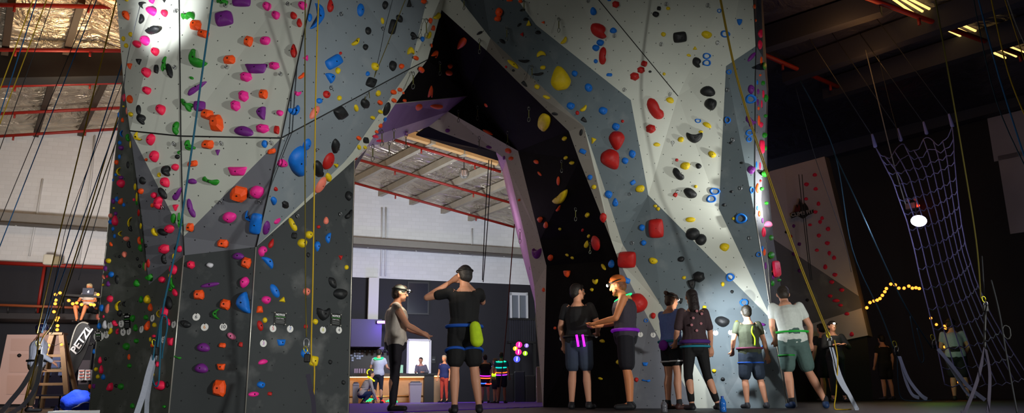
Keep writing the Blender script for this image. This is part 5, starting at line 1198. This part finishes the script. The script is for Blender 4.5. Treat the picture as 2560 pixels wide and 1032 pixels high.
# 9 two dim figures right of the far ropes
person(2072, 15.5, 1.74, 15, 'dim person from behind in dark clothes and shorts standing left of the grey webbing anchor', top=(26,26,32), bottom=(22,24,36), leglen=.75, detail=2, hair=(20,18,18), sock=(150,150,160))
t, HP, J = person(2100, 14.2, 1.66, 175, 'person facing the viewer in dark printed hoodie with a blinding headlamp', arms={-1: ((-.26,.12,1.16), (-.1,.34,1.2)), 1: ((.26,.12,1.16), (.1,.34,1.2))}, top=(30,32,34), bottom=(18,20,24), leglen=1.8, detail=2, lamp=160, sleeve=1.8, topname='hoodie', botname='trousers')
wear_ring(t, 'print_ring', (0,.165,1.2), (.07,.004), .006, mat('print_grey', (120,130,120), .7), tilt=.0)
person(2222, 17, 1.6, 10, 'dim barefoot person in dark clothes standing between the two teal ropes', top=(18,20,20), bottom=(16,16,22), leglen=.7, detail=3, hair=(20,18,18))
# 10 pale shirt at the far right
t, HP, J = person(2405, 14.5, 1.74, -30, 'person in pale blue-white T-shirt bending by the string lights at the far right', arms={-1: ((-.24,.1,1.12), (-.16,.3,.98)), 1: ((.25,.1,1.12), (.2,.3,.96))}, top=(150,160,180), bottom=(24,26,34), leglen=.85, detail=2, lean=(0,.16), lamp=40)
# 11 roped climber at the far left
t, HP, J = person(76, 12.3, 1.56, -50, 'person in white long-sleeved shirt and helmet with headlamp among the ropes at left', arms={-1: ((-.25,-.02,1.13), (-.2,.1,.93)), 1: ((.26,.02,1.13), (.18,.24,.98))}, top=(170,176,190), bottom=(60,50,30), leglen=1.85, detail=1, extras=('helmet',), lamp=25, sleeve=1.9, topname='long_sleeved_shirt', botname='trousers')
wear_ring(t, 'harness_waist', (0,0,1.0), (.208,.168), .022, M_black)
# 12 laptop user on the mezzanine
o_ = wp(218, 781, 1.75); 
t, HP, J = person(218, 0, 1.78, 182, 'blond person in white T-shirt sitting with a laptop on the mezzanine edge', loc=Vector((o_.x, o_.y, o_.z-.80)), arms={-1: ((-.27,.08,1.15), (-.12,.32,1.12)), 1: ((.27,.08,1.15), (.12,.32,1.12))},
     legs={-1: ((-.16,.42,.92),(-.06,.40,.50)), 1: ((.16,.42,.92),(.06,.40,.50))}, top=(200,188,176), bottom=(16,16,20), leglen=.6, hair=(190,170,130), detail=2, sit=True, skin_m=skin_w, headdown=.5)
lpz = wp(220, 736, 2.0); tl = thing('laptop', lpz, 'open silver-grey laptop with a glowing white logo on the mezzanine desk', 'laptop')
c = wp(220.5, 728, 2.05); s_ = c.y/F
bm = BM(); box(bm, c, (26*s_, .02, 17*s_), R_, bev=.006); obj('screen_lid', bm, mat('laptop_grey', (66,70,84), .35, .3), tl)
bm = BM(); box(bm, wp(220.5,737,1.85), (26*s_, .25, .02), R_); obj('keyboard_base', bm, mat('laptop_grey', (66,70,84), .35, .3), tl)
bm = BM(); e_ = wp(220.5,729.5,2.08); ball(bm, e_, (2.0*s_, .012, 2.3*s_)); ball(bm, e_+Vector((.012,0,2.9*s_)), (.5*s_,.01,.9*s_)); obj('lid_logo', bm, mat('logo_glow', (240,240,255), .4, emit=3), tl)
bm = BM(); bar(bm, gz(wp(200,781,1.2), wp(200,781,1.75).z+.02), gz(wp(238,782,1.2), wp(238,782,1.75).z+.02), .4, .1); tag(obj('seat_cushion', bm, M_black), 'black seat pad under the laptop user on the mezzanine', 'cushion')
# bar people
def wfloor(px, off): return gz(wp(px, 1000, off))
t, HP, J = person(0, 0, 1.75, 0, 'person in white shirt standing at the bar wearing a green glow necklace', loc=wfloor(944, BO+1.0), top=(170,170,190), bottom=(20,22,40), leglen=1.9, detail=3, botname='trousers', arms={-1: ((-.27,.05,1.15), (-.3,.3,1.1)), 1: ((.27,.05,1.15), (.3,.3,1.1))})
wear_ring(t, 'glow_necklace', J['nb']+Vector((0,0,-.02)), (.15,.15), .018, mat('glow_green', (20,230,110), .4, emit=2.0), tilt=.03)
wear_ring(t, 'glow_bracelet', (-.33,.3,1.02), (.1,.05), .014, mat('glow_yellow', (210,220,20), .4, emit=2.0), tilt=.09)
t, HP, J = person(0, 0, 1.55, -70, 'crouching person in striped shirt with yellow glow necklace at the left end of the bar', loc=wfloor(903, BO+1.5)+Vector((0,0,-.52)), top=(150,140,140), bottom=(20,34,70), leglen=1.9, detail=3, lean=(0,.3), sleeve=1.9, botname='trousers', sit=True,
     arms={-1: ((-.2,.38,1.0), (-.12,.52,.72)), 1: ((.2,.38,1.0), (.12,.52,.72))}, legs={-1: ((-.14,.32,.98),(-.1,.05,.66)), 1: ((.14,.34,.98),(.1,.07,.66))}, hair=(50,34,30))
wear_ring(t, 'glow_necklace', J['nb']+Vector((0,.03,0)), (.11,.12), .02, mat('glow_yellow', (210,220,20), .4, emit=2.0), tilt=-.08)
for z in (1.0,1.08,1.16,1.24,1.32,1.4): wear_ring(t, 'shirt_stripe', J['T'](z)+Vector((0,0,z)), (.163,.163), .008, mat('stripe_dark', (50,44,56), .8))
t, HP, J = person(0, 0, 1.66, 170, 'person in grey apron behind the bar in front of the lit doorway', loc=wfloor(1056, 1.2), top=(96,96,104), bottom=(30,30,36), leglen=1.9, detail=3, lean=(.05,.12), sleeve=1.7, botname='trousers', hair=(46,36,32), arms={-1: ((-.25,.15,1.15), (-.1,.35,1.15)), 1: ((.25,.15,1.15), (.15,.38,1.15))})
t, HP, J = person(0, 0, 1.55, 150, 'fair-haired child in dark T-shirt and red trousers by the right end of the bar', loc=wfloor(1110, BO+1.2), top=(30,36,80), bottom=(180,60,40), leglen=1.8, detail=3, botname='trousers', hair=(170,140,110), skin_m=skin_w)
t, HP, J = person(1213, 19.5, 1.36, 20, 'child in black with many coloured glow bands right of the central climber', top=(14,14,18), bottom=(18,18,22), leglen=.6, detail=3, hair=(20,16,14), skin_m=skin)
for i, (c_, col) in enumerate([((0,0,.98),(200,30,220)),((0,0,.9),(255,90,30)),((-.1,0,.72),(40,90,255)),((.1,0,.7),(255,60,40))]):
    wear_ring(t, 'glow_band', c_, (.18,.17) if abs(c_[0]) < .05 else (.125,.125), .02, glowm(col), tilt=.02)
t, HP, J = person(1254, 18.5, 1.36, -10, 'person in teal shirt with green and orange glow bands beside the lanterns', top=(20,80,110), bottom=(16,18,34), leglen=.7, detail=3, hair=(30,24,22), skin_m=skin_d)
for c_, r_, col in [((0,0,1.42),(.18,.14),(10,220,150)),((0,0,1.22),(.185,.17),(10,200,160)),((0,0,1.05),(.185,.175),(255,90,20)),((0,0,.97),(.185,.175),(160,40,220)),((-.27,.06,.95),(.07,.07),(120,230,20)),((-.27,.06,1.0),(.07,.07),(200,220,20))]:
    wear_ring(t, 'glow_band', c_, r_, .016, glowm(col), tilt=.02)
t, HP, J = person(1239, 18.9, 1.22, 60, 'small child in pale top with a blue glow band beside the teal-shirted person', top=(170,130,140), bottom=(40,30,60), leglen=.7, detail=3, hair=(90,70,50))
wear_ring(t, 'glow_band', (0,0,1.42), (.16,.13), .018, glowm((40,110,255)))
# loose glow sticks on the floor by the bar
for i, (x, y, col, nm) in enumerate([(915,996,(10,230,110),'bright green glow stick tangle on the floor by the crouching person'),(956,997,(230,30,30),'red glow stick on the floor in front of the bar'),(978,998,(10,210,120),'green glow sticks on the floor in the middle of the bar front')]):
    c = wfloor(x, BO+1.2); bm = BM(); rnd = random.Random(i)
    for k in range(6 if i != 1 else 2):
        a = c+Vector((rnd.uniform(-.2,.2), rnd.uniform(-.1,.1), .03+rnd.uniform(0,.14))); b2 = a+Vector((rnd.uniform(-.14,.14), rnd.uniform(-.1,.1), rnd.uniform(0,.1))); tube(bm, [a, a.lerp(b2,.5)+Vector((0,0,.04)), b2], .018, 6)
    for v in bm.verts: v.co.z = max(v.co.z, .004)
    tag(obj('glow_sticks', bm, glowm(col)), nm, 'glow sticks')
# ---------------------------------------------------------------- ropes, anchors, quickdraws, cargo net
RM = dict(y=mat('rope_yellow', (170,140,18), .8), b=mat('rope_blue', (26,90,140), .8), t=mat('rope_teal', (12,76,100), .8), k=mat('rope_charcoal', (40,42,46), .8), o=mat('rope_olive', (84,76,16), .8), g=mat('rope_grey', (120,120,116), .8), m=mat('rope_mustard', (126,104,16), .8), q=mat('rope_deep_teal', (8,50,66), .8), n=mat('rope_brown', (80,44,24), .8))
def rope(pts, c, lab, r=.0075, group='climbing ropes', k=6):
    q = [P(*p) for p in pts]; r = r*(.55 if c == 'k' else .72)
    for v in q:
        if v.z < r*1.2: v.z = r*1.2
    bm = BM(); tube(bm, smoothpts(q, k), r, 7); o = obj('climbing_rope', bm, RM[c]); tag(o, lab, 'rope', group); return o
L_ = 'ropes fanned across the left bay'
rope([(90,-20,6.2),(-10,250,6.4)], 'y', 'leftmost yellow rope crossing the top left corner', group=L_)
rope([(98,-20,6.6),(-8,310,6.8)], 'b', 'leftmost blue rope in the top left corner', group=L_)
rope([(124,-20,6.8),(-8,330,7)], 'y', 'second yellow rope from the left in the top left corner', group=L_)
rope([(140,-20,7),(-10,400,7.2)], 'k', 'charcoal rope crossing the left roof bay, first of the dark ones', group=L_)
rope([(238,-20,7.2),(-14,585,7.6)], 'k', 'charcoal rope running to the left frame edge beside the white wall', group=L_)
rope([(249,-20,7.2),(-4,625,7.6)], 'b', 'blue rope running to the left frame edge beside the white wall', group=L_)
rope([(296,-20,8),(244,192,8.6),(145,600,9.8),(93,832,10.5)], 'y', 'long yellow rope from the roof to the left harness anchor', .012, L_)
rope([(318,120,8.4),(196,500,9.6),(104,830,10.5)], 'b', 'long blue rope to the left anchor, just right of the yellow one', .010, L_)
rope([(322,230,8.8),(224,500,9.6),(106,832,10.5)], 'b', 'blue rope to the left anchor, farthest right of the blue ones', .010, L_)
rope([(318,215,9),(222,531,9.7),(139,789,10.4),(100,860,10.5),(52,1040,10)], 'y', 'yellow rope running past the string lights to the left anchor', .012, L_)
rope([(330,240,9),(230,530,9.7),(142,800,10.4),(128,835,10.5)], 'o', 'olive rope doubling the yellow rope beside the string lights', .010, L_)
rope([(322,165,8.6),(182,520,9.4)  ,(150,640,9.6),(112,830,10.3)], 'k', 'thin dark rope between the blue ropes of the left bay', .007, L_)
rope([(350,15,5.6),(318,150,5.7),(300,300,5.75),(262,470,5.8),(196,700,5.9)], 'k', 'dark rope across the brightly lit panel top left', .006, L_)
rope([(98,832,10.4),(90,900,10.3),(76,960,10.2),(52,1035,10)], 'y', 'yellow rope end hanging at the left anchor beside the webbing', .012, L_)
rope([(534,-20,5.2),(503,200,5.25),(487,320,5.3),(458,520,5.4),(445,600,5.5),(410,760,5.6),(393,872,5.6)], 't', 'thick teal rope running down the left tower front', .011, 'ropes on the climbing wall')
rope([(412,745,5.58),(404,790,5.6),(395,830,5.6),(385,880,5.58),(380,930,5.55),(386,962,5.55),(396,958,5.55),(400,900,5.55),(404,800,5.58),(415,790,5.58),(418,820,5.58),(408,868,5.58),(405,896,5.6)], 't', 'loose teal rope loop hanging below the teal rope', .009, 'ropes on the climbing wall')
rope([(763,-20,5.6),(762,300,5.7),(763,560,5.75),(764,730,5.8),(766,842,5.8)], 'o', 'olive rope hanging down the left tower, left one of the pair', .008, 'ropes on the climbing wall')
rope([(797,-20,5.6),(790,200,5.65),(786,450,5.7),(782,700,5.75),(778,885,5.8),(786,920,5.8),(782,1040,5.8)], 'y', 'yellow rope hanging down the left tower, right one of the pair', .009, 'ropes on the climbing wall')
rope([(1017,-10,6.5),(977,90,6.6),(930,206,6.65)], 'o', 'thin olive rope slanting across the blue-grey slope', .006, 'ropes on the climbing wall')
rope([(913,250,6.6),(914,214,6.62),(918,212,6.62),(922,225,6.62),(924,245,6.6)], 'o', 'short olive rope end looped below the slanting rope', .006, 'ropes on the climbing wall')
rope([(1222,400,16),(1212,560,16),(1206,700,16)], 'k', 'thin dark rope hanging through the arch, left one', .02, 'thin ropes seen through the arch')
rope([(1229,400,16),(1219,560,16),(1208,705,16)], 'k', 'thin dark rope hanging through the arch, second one', .02, 'thin ropes seen through the arch')
rope([(1286,560,14),(1278,660,14),(1263,850,14),(1247,1003,14)], 'n', 'brown rope hanging left of the rear rim of the arch', .016, 'thin ropes seen through the arch')
R_s = 'ropes on the right side'
for i, (x, y0, Yb) in enumerate(((1796,-20,7.2),(1799,-20,7.25))):
    rope([(x,y0,7.2),(1840+3*i,190,7.3),(1905+4*i,400,7.5),(1990+4*i,640,7.7),(2072+4*i,845,7.9)], 'm', ['long yellow rope across the right tower, lower strand of the pair','long yellow rope across the right tower, upper strand of the pair'][i], .0095, R_s)
rope([(2086,850,7.85),(2094,900,7.8),(2090,980,7.8),(2086,1018,7.8),(2100,1026,7.8),(2128,1026,7.8)], 'y', 'yellow rope tail falling to the floor at the right anchor', .010, R_s)
for i, x in enumerate((1997,2005)): rope([(x,436,15.3),(2010+5*i,560,15.2),(2026+4*i,700,15)], 'k', ['left','right'][i]+' one of two thin dark ropes hanging over the far tower sign', .016, R_s)
rope([(1988,215,11),(2040,400,11.5),(2110,600,12),(2128,680,12)], 'k', 'thin dark rope crossing the upper part of the far tower', .009, R_s)
rope([(2000,200,11),(2086,380,11.4),(2130,620,11.8),(2200,780,12),(2235,872,12)], 'q', 'teal rope slanting past the far tower to the left webbing anchor', .013, R_s)
rope([(2084,380,11),(2140,500,11),(2250,740,11.2),(2330,870,11.4)], 'q', 'teal rope slanting past the cargo net to the middle webbing anchor', .014, R_s)
rope([(2275,790,11.2),(2290,870,11.2),(2302,905,11.2),(2310,890,11.2),(2292,820,11.2)], 'q', 'slack teal rope loop hanging by the middle webbing anchor', .010, R_s)
rope([(2243,880,12),(2245,950,12),(2252,992,12),(2280,1002,11.8),(2330,1000,11.6)], 'q', 'teal rope tail lying on the floor at the right', .010, R_s)
rope([(2430,-20,9),(2490,250,9),(2590,470,9)], 'q', 'teal rope at the top right, left one of the blue pair', .010, R_s)
rope([(2441,-20,8),(2500,200,8),(2580,450,8)], 'b', 'bright blue rope slanting out of the right frame edge', .013, R_s)
rope([(2335,-20,7.5),(2365,150,7.6),(2405,380,7.7),(2440,600,7.8),(2452,745,7.8)], 'o', 'olive yellow rope falling in front of the cargo net', .012, R_s)
rope([(2474,-20,8),(2520,180,8),(2580,330,8)], 'y', 'yellow rope at the top right corner, left one', .011, R_s)
rope([(2506,-20,8.5),(2580,210,8.5)], 'y', 'yellow rope at the top right corner, right one', .008, R_s)
rope([(2512,-20,8),(2540,60,8),(2580,150,8)], 'g', 'pale grey rope in the top right corner', .010, R_s)
rope([(2164,125,13),(2195,250,12.6),(2232,400,12.2),(2264,510,12)], 'g', 'grey haul rope running down to the cargo net', .014, R_s)
rope([(2196,140,13),(2225,260,12.6),(2250,350,12.1)], 'k', 'thin charcoal haul rope beside the grey one above the cargo net', .012, R_s)
rope([(2478,700,6.6),(2490,745,6.5),(2502,800,6.4),(2515,880,6.2),(2545,1045,6)], 'k', 'dark rope running down the right frame edge through a belay device', .012, R_s)
rope([(2455,640,6.8),(2462,760,6.6)], 'k', 'dark rope above the belay device at the right', .010, R_s)
# webbing anchors
def ribbon(bm, pts, w, th=.004):
    pts = smoothpts([P(*p) for p in pts], 5)
    for i, v in enumerate(pts): v.z = max(v.z, .006)
    vs = []
    for i, p in enumerate(pts):
        d = (pts[min(i+1, len(pts)-1)]-pts[max(i-1, 0)]).normalized(); v = (CAM-p).normalized(); s = d.cross(Vector((.25,-1,.1)).normalized()).normalized(); n = s.cross(d).normalized()
        vs.append([bm.verts.new(p+s*w/2*a+n*th/2*b) for a, b in ((-1,-1),(1,-1),(1,1),(-1,1))])
    for A, B in zip(vs, vs[1:]):
        for j in range(4): bm.faces.new((A[j], A[(j+1)%4], B[(j+1)%4], B[j]))
    bm.faces.new(vs[0][::-1]); bm.faces.new(vs[-1])
web = mat('webbing_grey', (150,156,170), .8, noise=.15, nscale=60); webd = mat('webbing_dark', (50,46,60), .8)
def carabiner(px, py, Y, hpx, m, parent, ang=0, name='carabiner'):
    c = P(px, py, Y); s = Y/F; a = math.radians(ang)
    def q(x, y): return c + Vector(((x*math.cos(a)-y*math.sin(a))*s, 0, (x*math.sin(a)+y*math.cos(a))*s))
    w = hpx*.27; h = hpx/2; bm = BM()
    pts = [q(x, y) for x, y in ((-w,h*.5),(-w*.6,h*.9),(0,h),(w*.7,h*.8),(w,h*.4),(w*.9,-h*.5),(w*.4,-h*.95),(-w*.2,-h),(-w*.8,-h*.7),(-w,-h*.2))]
    tube(bm, pts, max(.004, hpx*s*.05), 6, closed=True); return obj(name, bm, m, parent)
def anchor(lab, straps, top, Y, m, car=True):
    t = thing('floor_anchor_sling', P(top[0], top[1], Y), lab, 'sling', 'webbing anchor slings')
    for st_ in straps:
        bm = BM(); ribbon(bm, st_[1], st_[0]); obj('strap', bm, m, t)
    if car:
        carabiner(top[0], top[1]-8, Y, 18, hang_m, t, -15); carabiner(top[0]-4, top[1]-22, Y, 16, mat('anodised_yellow', (200,190,30), .35, .7), t, 12)
        c = P(top[0], top[1], Y); bm = BM(); box(bm, c, (.05,.03,.07), bev=.008); obj('belay_device', bm, M_black, t)
    return t
anchor('grey webbing sling with buckle at the far left below the roped climber', [(.07,[(102,885,10.4),(60,960,10.2),(20,1010,10),(-6,1045,9.8)]),(.06,[(104,888,10.4),(92,960,10.2),(60,1010,10),(22,1036,9.8)])], (98,880), 10.4, web)
anchor('grey webbing sling hanging in front of the olive side panel', [(.042,[(386,885,5.6),(372,930,5.5),(358,985,5.4),(338,1045,5.3)]),(.032,[(388,888,5.6),(374,960,5.5),(368,1000,5.45),(366,1045,5.4)])], (389,878), 5.6, web)
anchor('dark webbing sling below the olive and yellow rope pair', [(.035,[(770,935,5.8),(776,970,5.75),(783,1000,5.7),(786,1045,5.6)])], (768,895), 5.8, webd)
anchor('pale webbing sling running to the floor right of the yellow rope tail', [(.055,[(2078,868,7.9),(2100,940,7.8),(2125,990,7.75),(2146,1030,7.7)]),(.045,[(2082,880,7.9),(2092,935,7.8),(2108,968,7.75),(2122,985,7.75)])], (2074,858), 7.9, web)
anchor('grey webbing sling at the end of the teal rope, left of the cargo net foot', [(.07,[(2248,890,12),(2270,945,11.9),(2300,985,11.8),(2318,998,11.8)]),(.06,[(2250,892,12),(2264,950,11.9),(2280,985,11.8),(2298,994,11.8)])], (2241,882), 12, web)
anchor('long pale webbing sling reaching the floor below the pale-shirted person', [(.075,[(2345,872,11.3),(2385,920,11.2),(2420,965,11.1),(2463,1000,11)]),(.06,[(2360,890,11.3),(2390,940,11.2),(2420,985,11.1),(2440,990,11.05)])], (2336,866), 11.4, web)
anchor('dark webbing sling crossing the right foreground', [(.035,[(2462,870,6.6),(2446,940,6.4),(2425,1000,6.3),(2405,1045,6.2)]),(.035,[(2464,872,6.6),(2474,930,6.4),(2472,1000,6.3),(2468,1045,6.2)])], (2464,770), 6.6, webd)
carabiner(2517,830,6.35,34,M_black,None).name = 'locking_carabiner'; tag(bpy.data.objects['locking_carabiner'], 'black locking carabiner on the dark rope at the right edge', 'carabiner')
bm = BM(); tube(bm, smoothpts([P(2464,775,6.6), P(2462,830,6.6), P(2462,872,6.6)],3), .012, 6); tag(obj('tether_cord', bm, M_black), 'short black cord linking the belay device to the dark webbing sling', 'cord')
carabiner(766,858,5.79,24,hang_m,None).name = 'rope_carabiner'; tag(bpy.data.objects['rope_carabiner'], 'steel carabiner clipped to the olive rope on the left tower', 'carabiner')
# quickdraws under the arch
qm = mat('dogbone_olive', (90,90,40), .8)
QD = [(1066,70,48,'on the pale strip beside yellow and blue holds'),(1033,200,42,'on the pale strip edging the arch'),(955,345,40,'over the lilac soffit band, left one'),(985,338,32,'over the lilac soffit band'),(1015,352,36,'under the lilac soffit beside a violet hold'),
      (973,372,34,'hanging below the purple soffit'),(932,382,40,'hanging at the left foot of the purple soffit'),(1100,170,34,'hanging from the black arch underside near orange holds'),(1194,282,34,'on the black arch left of centre'),(1146,290,30,'over the rear rim apex'),
      (1199,115,36,'at the dim rim below the pale arch crown'),(1267,84,34,'on the slate band above a black hold'),(1330,180,34,'on the slate band below a black fin hold'),(1397,62,36,'on the pale face above a yellow hold'),(1160,10,28,'at the top of the pale arch crown'),
      (1310,14,28,'at the top edge of the slate band'),(1198,358,34,'on the rear rim of the arch'),(1322,285,36,'on the black arch above the large yellow hold'),(1269,346,36,'on the black arch above the rear rim'),(1404,415,30,'on the black underside above a thin orange hold'),(1439,535,32,'low on the black underside'),(1475,620,26,'beside the large dark red hold on the black underside'),
      (1300,590,34,'on the lilac wall past the arch'),(1326,660,26,'low on the lilac wall past the arch')]
for x, y, ln, wh in QD:
    h = hit(x, y-ln/2) if y-ln/2 > 2 else hit(x, 3)
    if h is None: continue
    Yq = h[0].y - .06
    if y > 575 and x < 1340: Yq = 12.9
    s = Yq/F; t = thing('quickdraw', P(x, y-ln/2, Yq), 'quickdraw '+wh, 'quickdraw', 'quickdraws under the arch')
    lk = mat('quickdraw_steel', (120,124,112), .3, .8)
    carabiner(x, y-ln*.38, Yq, ln*.3, lk, t, 10); carabiner(x, y+ln*.38, Yq, ln*.34, lk, t, -8)
    bm = BM(); bar(bm, P(x, y-ln*.28, Yq), P(x, y+ln*.26, Yq), max(.012, 1.8*s), .005, up=Vector((0,1,0))); obj('dogbone', bm, qm, t)
    bm = BM(); tube(bm, [P(x, y-ln*.5, Yq), P(x, y-ln*.5, Yq)+Vector((0,.07,.02))], .006, 6); obj('hanger', bm, hang_m, t)
# cargo net
net = thing('cargo_net', P(2290, 420, 12), 'pale rope cargo net hanging from four corners below the right roof', 'net')
nm_ = mat('net_rope', (112,108,150), .85)
Lf = [(2188,365),(2210,410),(2232,453),(2250,505),(2267,552),(2285,620),(2300,690),(2318,760),(2335,830),(2350,900),(2362,960)]
Rg = [(2381,314),(2385,360),(2386,395),(2391,450),(2395,494),(2404,560),(2416,620),(2440,700),(2475,780),(2520,860),(2570,940)]
NC, NR = 8, len(Lf)-1
def npnt(u, v):
    f = v*NR; i = min(int(f), NR-1); g = f-i
    a = Vector(Lf[i]).lerp(Vector(Lf[i+1]), g); b = Vector(Rg[i]).lerp(Vector(Rg[i+1]), g)
    x, y = a.lerp(b, u)
    x += 26*math.sin(u*math.pi)*v
    sc = max(0, 1-v*6)      # scalloped top between the four corners
    y += sc*(34*abs(math.sin(u*3*math.pi))) + 8*math.sin(u*math.pi)*(1 if v > .1 else .2)
    return P(x, y, 12 + .7*math.sin(u*math.pi) - .25*math.sin(v*5))
for c in range(NC+1):
    bm = BM(); tube(bm, smoothpts([npnt(c/NC, v/20) for v in range(0, 21)], 2), .010, 6); obj('net_strand', bm, nm_, net)
for r in range(0, 15):
    v = r/14; bm = BM(); q = []
    for c in range(NC*2+1):
        p = npnt(c/(NC*2), v); 
        if c % 2: p = p + Vector((0,0,-.05))
        q.append(p)
    tube(bm, smoothpts(q, 2), .009, 6); obj('net_cross_strand', bm, nm_, net)
for u in (0, 1/3, 2/3, 1):
    p = npnt(u, 0); bm = BM(); capsule(bm, p, p+Vector((-.03,0,.22)), .035, .022, 8); obj('splice', bm, nm_, net)
    bm = BM(); tube(bm, [p+Vector((-.03,0,.2)), p+Vector((-.6,1.2,3.2))], .008, 5); obj('hanging_cord', bm, RM['k'], net)
W = bpy.data.worlds.new('world'); S.world = W; W.use_nodes = True
W.node_tree.nodes['Background'].inputs[0].default_value = (.5, .6, .8, 1); W.node_tree.nodes['Background'].inputs[1].default_value = .004
def lamp(name, kind, loc, energy, col=(1,1,1), size=.1, aim=None, spot=None, blend=.5):
    l = bpy.data.lights.new(name, kind); l.energy = energy; l.color = col
    if kind == 'AREA': l.size = size
    elif kind in ('POINT', 'SPOT'): l.shadow_soft_size = size
    if spot: l.spot_size = math.radians(spot); l.spot_blend = blend
    o = bpy.data.objects.new(name, l); COL.objects.link(o); o.location = loc
    if aim is not None:
        d = Vector(aim)-Vector(loc); o.rotation_euler = d.to_track_quat('-Z', 'Y').to_euler()
    return o
# low floodlights from the right, then two added fills from the left
lamp('gym_floodlight', 'SPOT', (6.0, .5, .9), 2700, (1, 1, .95), .14, aim=(-2.2, 6.3, 1.3), spot=44, blend=1)
lamp('gym_floodlight', 'SPOT', (6.2, .3, .9), 2150, (1, 1, .95), .14, aim=(2.9, 9.3, 1.9), spot=48, blend=1)
lamp('left_fill', 'SPOT', (-6.5, -1.5, 2.2), 400, (1, .98, .96), .3, aim=(-3.3, 7, 1.8), spot=44, blend=.9)  # added fill for the panels that face left, no such lamp known
lamp('passage_fill', 'AREA', (-3.5, -.5, 2.4), 75, (1, .97, .92), 2.0, aim=(.6, 9.5, 2.6))  # added soft fill for the arch rim and black underside
# climbers' headlamps throwing spots on the wall
a = P(383, 60, 6.0); lamp('headlamp_beam', 'SPOT', (a.x-.25, 4.7, a.z-.75), 420, (.95,.97,1), .05, aim=(a.x, a.y, a.z+.12), spot=33, blend=1)
lamp('headlamp_beam', 'SPOT', (2.62, 8.7, 1.28), 150, (.9,.95,1), .03, aim=(3.25, 9.6, .8), spot=125, blend=1)
a = P(1909, 480, 9.3); lamp('headlamp_beam', 'SPOT', (a.x+.5, 8.95, a.z-.3), 170, (1,1,.95), .03, aim=(a.x, 9.4, a.z), spot=95, blend=1)
for (x, y, Y, e) in ((1016, 705, 9.45, 9), (1714, 792, 8.6, 5), (1508, 722, 8.95, 5), (2083, 812, 13.6, 9), (1118, 672, 7.7, 2.5)):
    lamp('headlamp_glare', 'POINT', P(x, y, Y), e, (1, .86, .66), .03)
# light of the added stand-in lamp by the cargo net
a = P(2297, 552, 11.0); lamp('stand_in_light', 'POINT', a+Vector((0,-.25,0)), 26, (.62,.64,1), .1)
# back wall wash, bar, warm roof glow
lamp('bay_floodlight', 'AREA', wp(180, 700, 5)+Vector((0,-3,-1)), 430, (1,.94,.9), 1.2, aim=wp(150, 500))
lamp('bay_floodlight', 'AREA', wp(1090, 760, 8)+Vector((0,0,.5)), 500, (.84,.92,1), 1.0, aim=wp(1090, 590))
lamp('roof_glow', 'POINT', lp(170, 260, 1.8), 190, (1,.68,.36), .3)
lamp('roof_glow', 'POINT', lp(120, 60, 1.6), 60, (1,.36,.08), .3)
lamp('roof_glow', 'POINT', lp(240, 90, 1.2), 26, (1,.36,.08), .3)
lamp('roof_glow', 'POINT', cp(1160, 390, 1.6), 100, (1,.6,.28), .4)
lamp('loft_glow', 'POINT', wp(215, 748, 3.2), 14, (1,.5,.2), .2)
lamp('ladder_glow', 'POINT', P(125, 900, 17.4), 5, (1,.55,.25), .2)
lamp('climber_fill', 'POINT', P(150, 870, 10.9), 110, (.95,.95,1), .1)  # added fill that brightens the roped climber
lamp('door_room_light', 'AREA', gz(wp(1047,860,-1.4), 2.7), 260, (1,1,1), 1.4, aim=gz(wp(1047,860,-1.4), 0))
lamp('bar_front_glow', 'AREA', gz(wp(960,945,BO+.4), 1.15), 20, (1,.55,.24), 1.2, aim=gz(wp(960,990,BO-.3), .3))
lamp('violet_glow', 'POINT', wp(964, 812, 2.6), 70, (.22,.06,1), .1)
lamp('violet_glow', 'POINT', P(1130, 980, 14)+Vector((0,0,1.0)), 5, (.3,.08,1), .3)
a = P(1010, 320, 9.0); lamp('soffit_glow', 'POINT', a+Vector((-.2,.5,-.8)), 6, (.85,.6,1), .1)
lamp('lilac_glow', 'POINT', P(1225, 560, 13.2), 7, (1,.7,.9), .1)
lamp('right_roof_glow', 'POINT', rr(2110, 90, 1.0), 26, (1,.45,.12), .2); lamp('right_roof_glow', 'POINT', rr(2180, 160, .9), 9, (1,.45,.12), .2)
lamp('string_glow', 'POINT', P(2225, 760, 15.4), 8, (1,.5,.1), .2)
lamp('green_glow', 'POINT', P(2330, 840, 13.5), 8, (.4,1,.1), .3)
lamp('far_flood', 'POINT', P(2180, 560, 11), 24, (.9,.85,1), .2)
# added lamp on the net, standing in for a passing headlamp's streak
t = thing('headlamp_stand_in', P(2297,552,11.0), 'dazzling white-blue lamp added on the cargo net in place of a moving headlamp', 'lamp')
bm = BM(); ball(bm, P(2297,552,11.0), (.13,.06,.095), 20, 12); obj('lamp_glass', bm, mat('lamp_bluewhite', (200,205,255), .3, emit=30), t)
bm = BM(); tube(bm, [P(2297,552,11.0)+Vector((0,.05,.08)), P(2288,505,11.9)], .01, 6); obj('lamp_cord', bm, cordm, t)
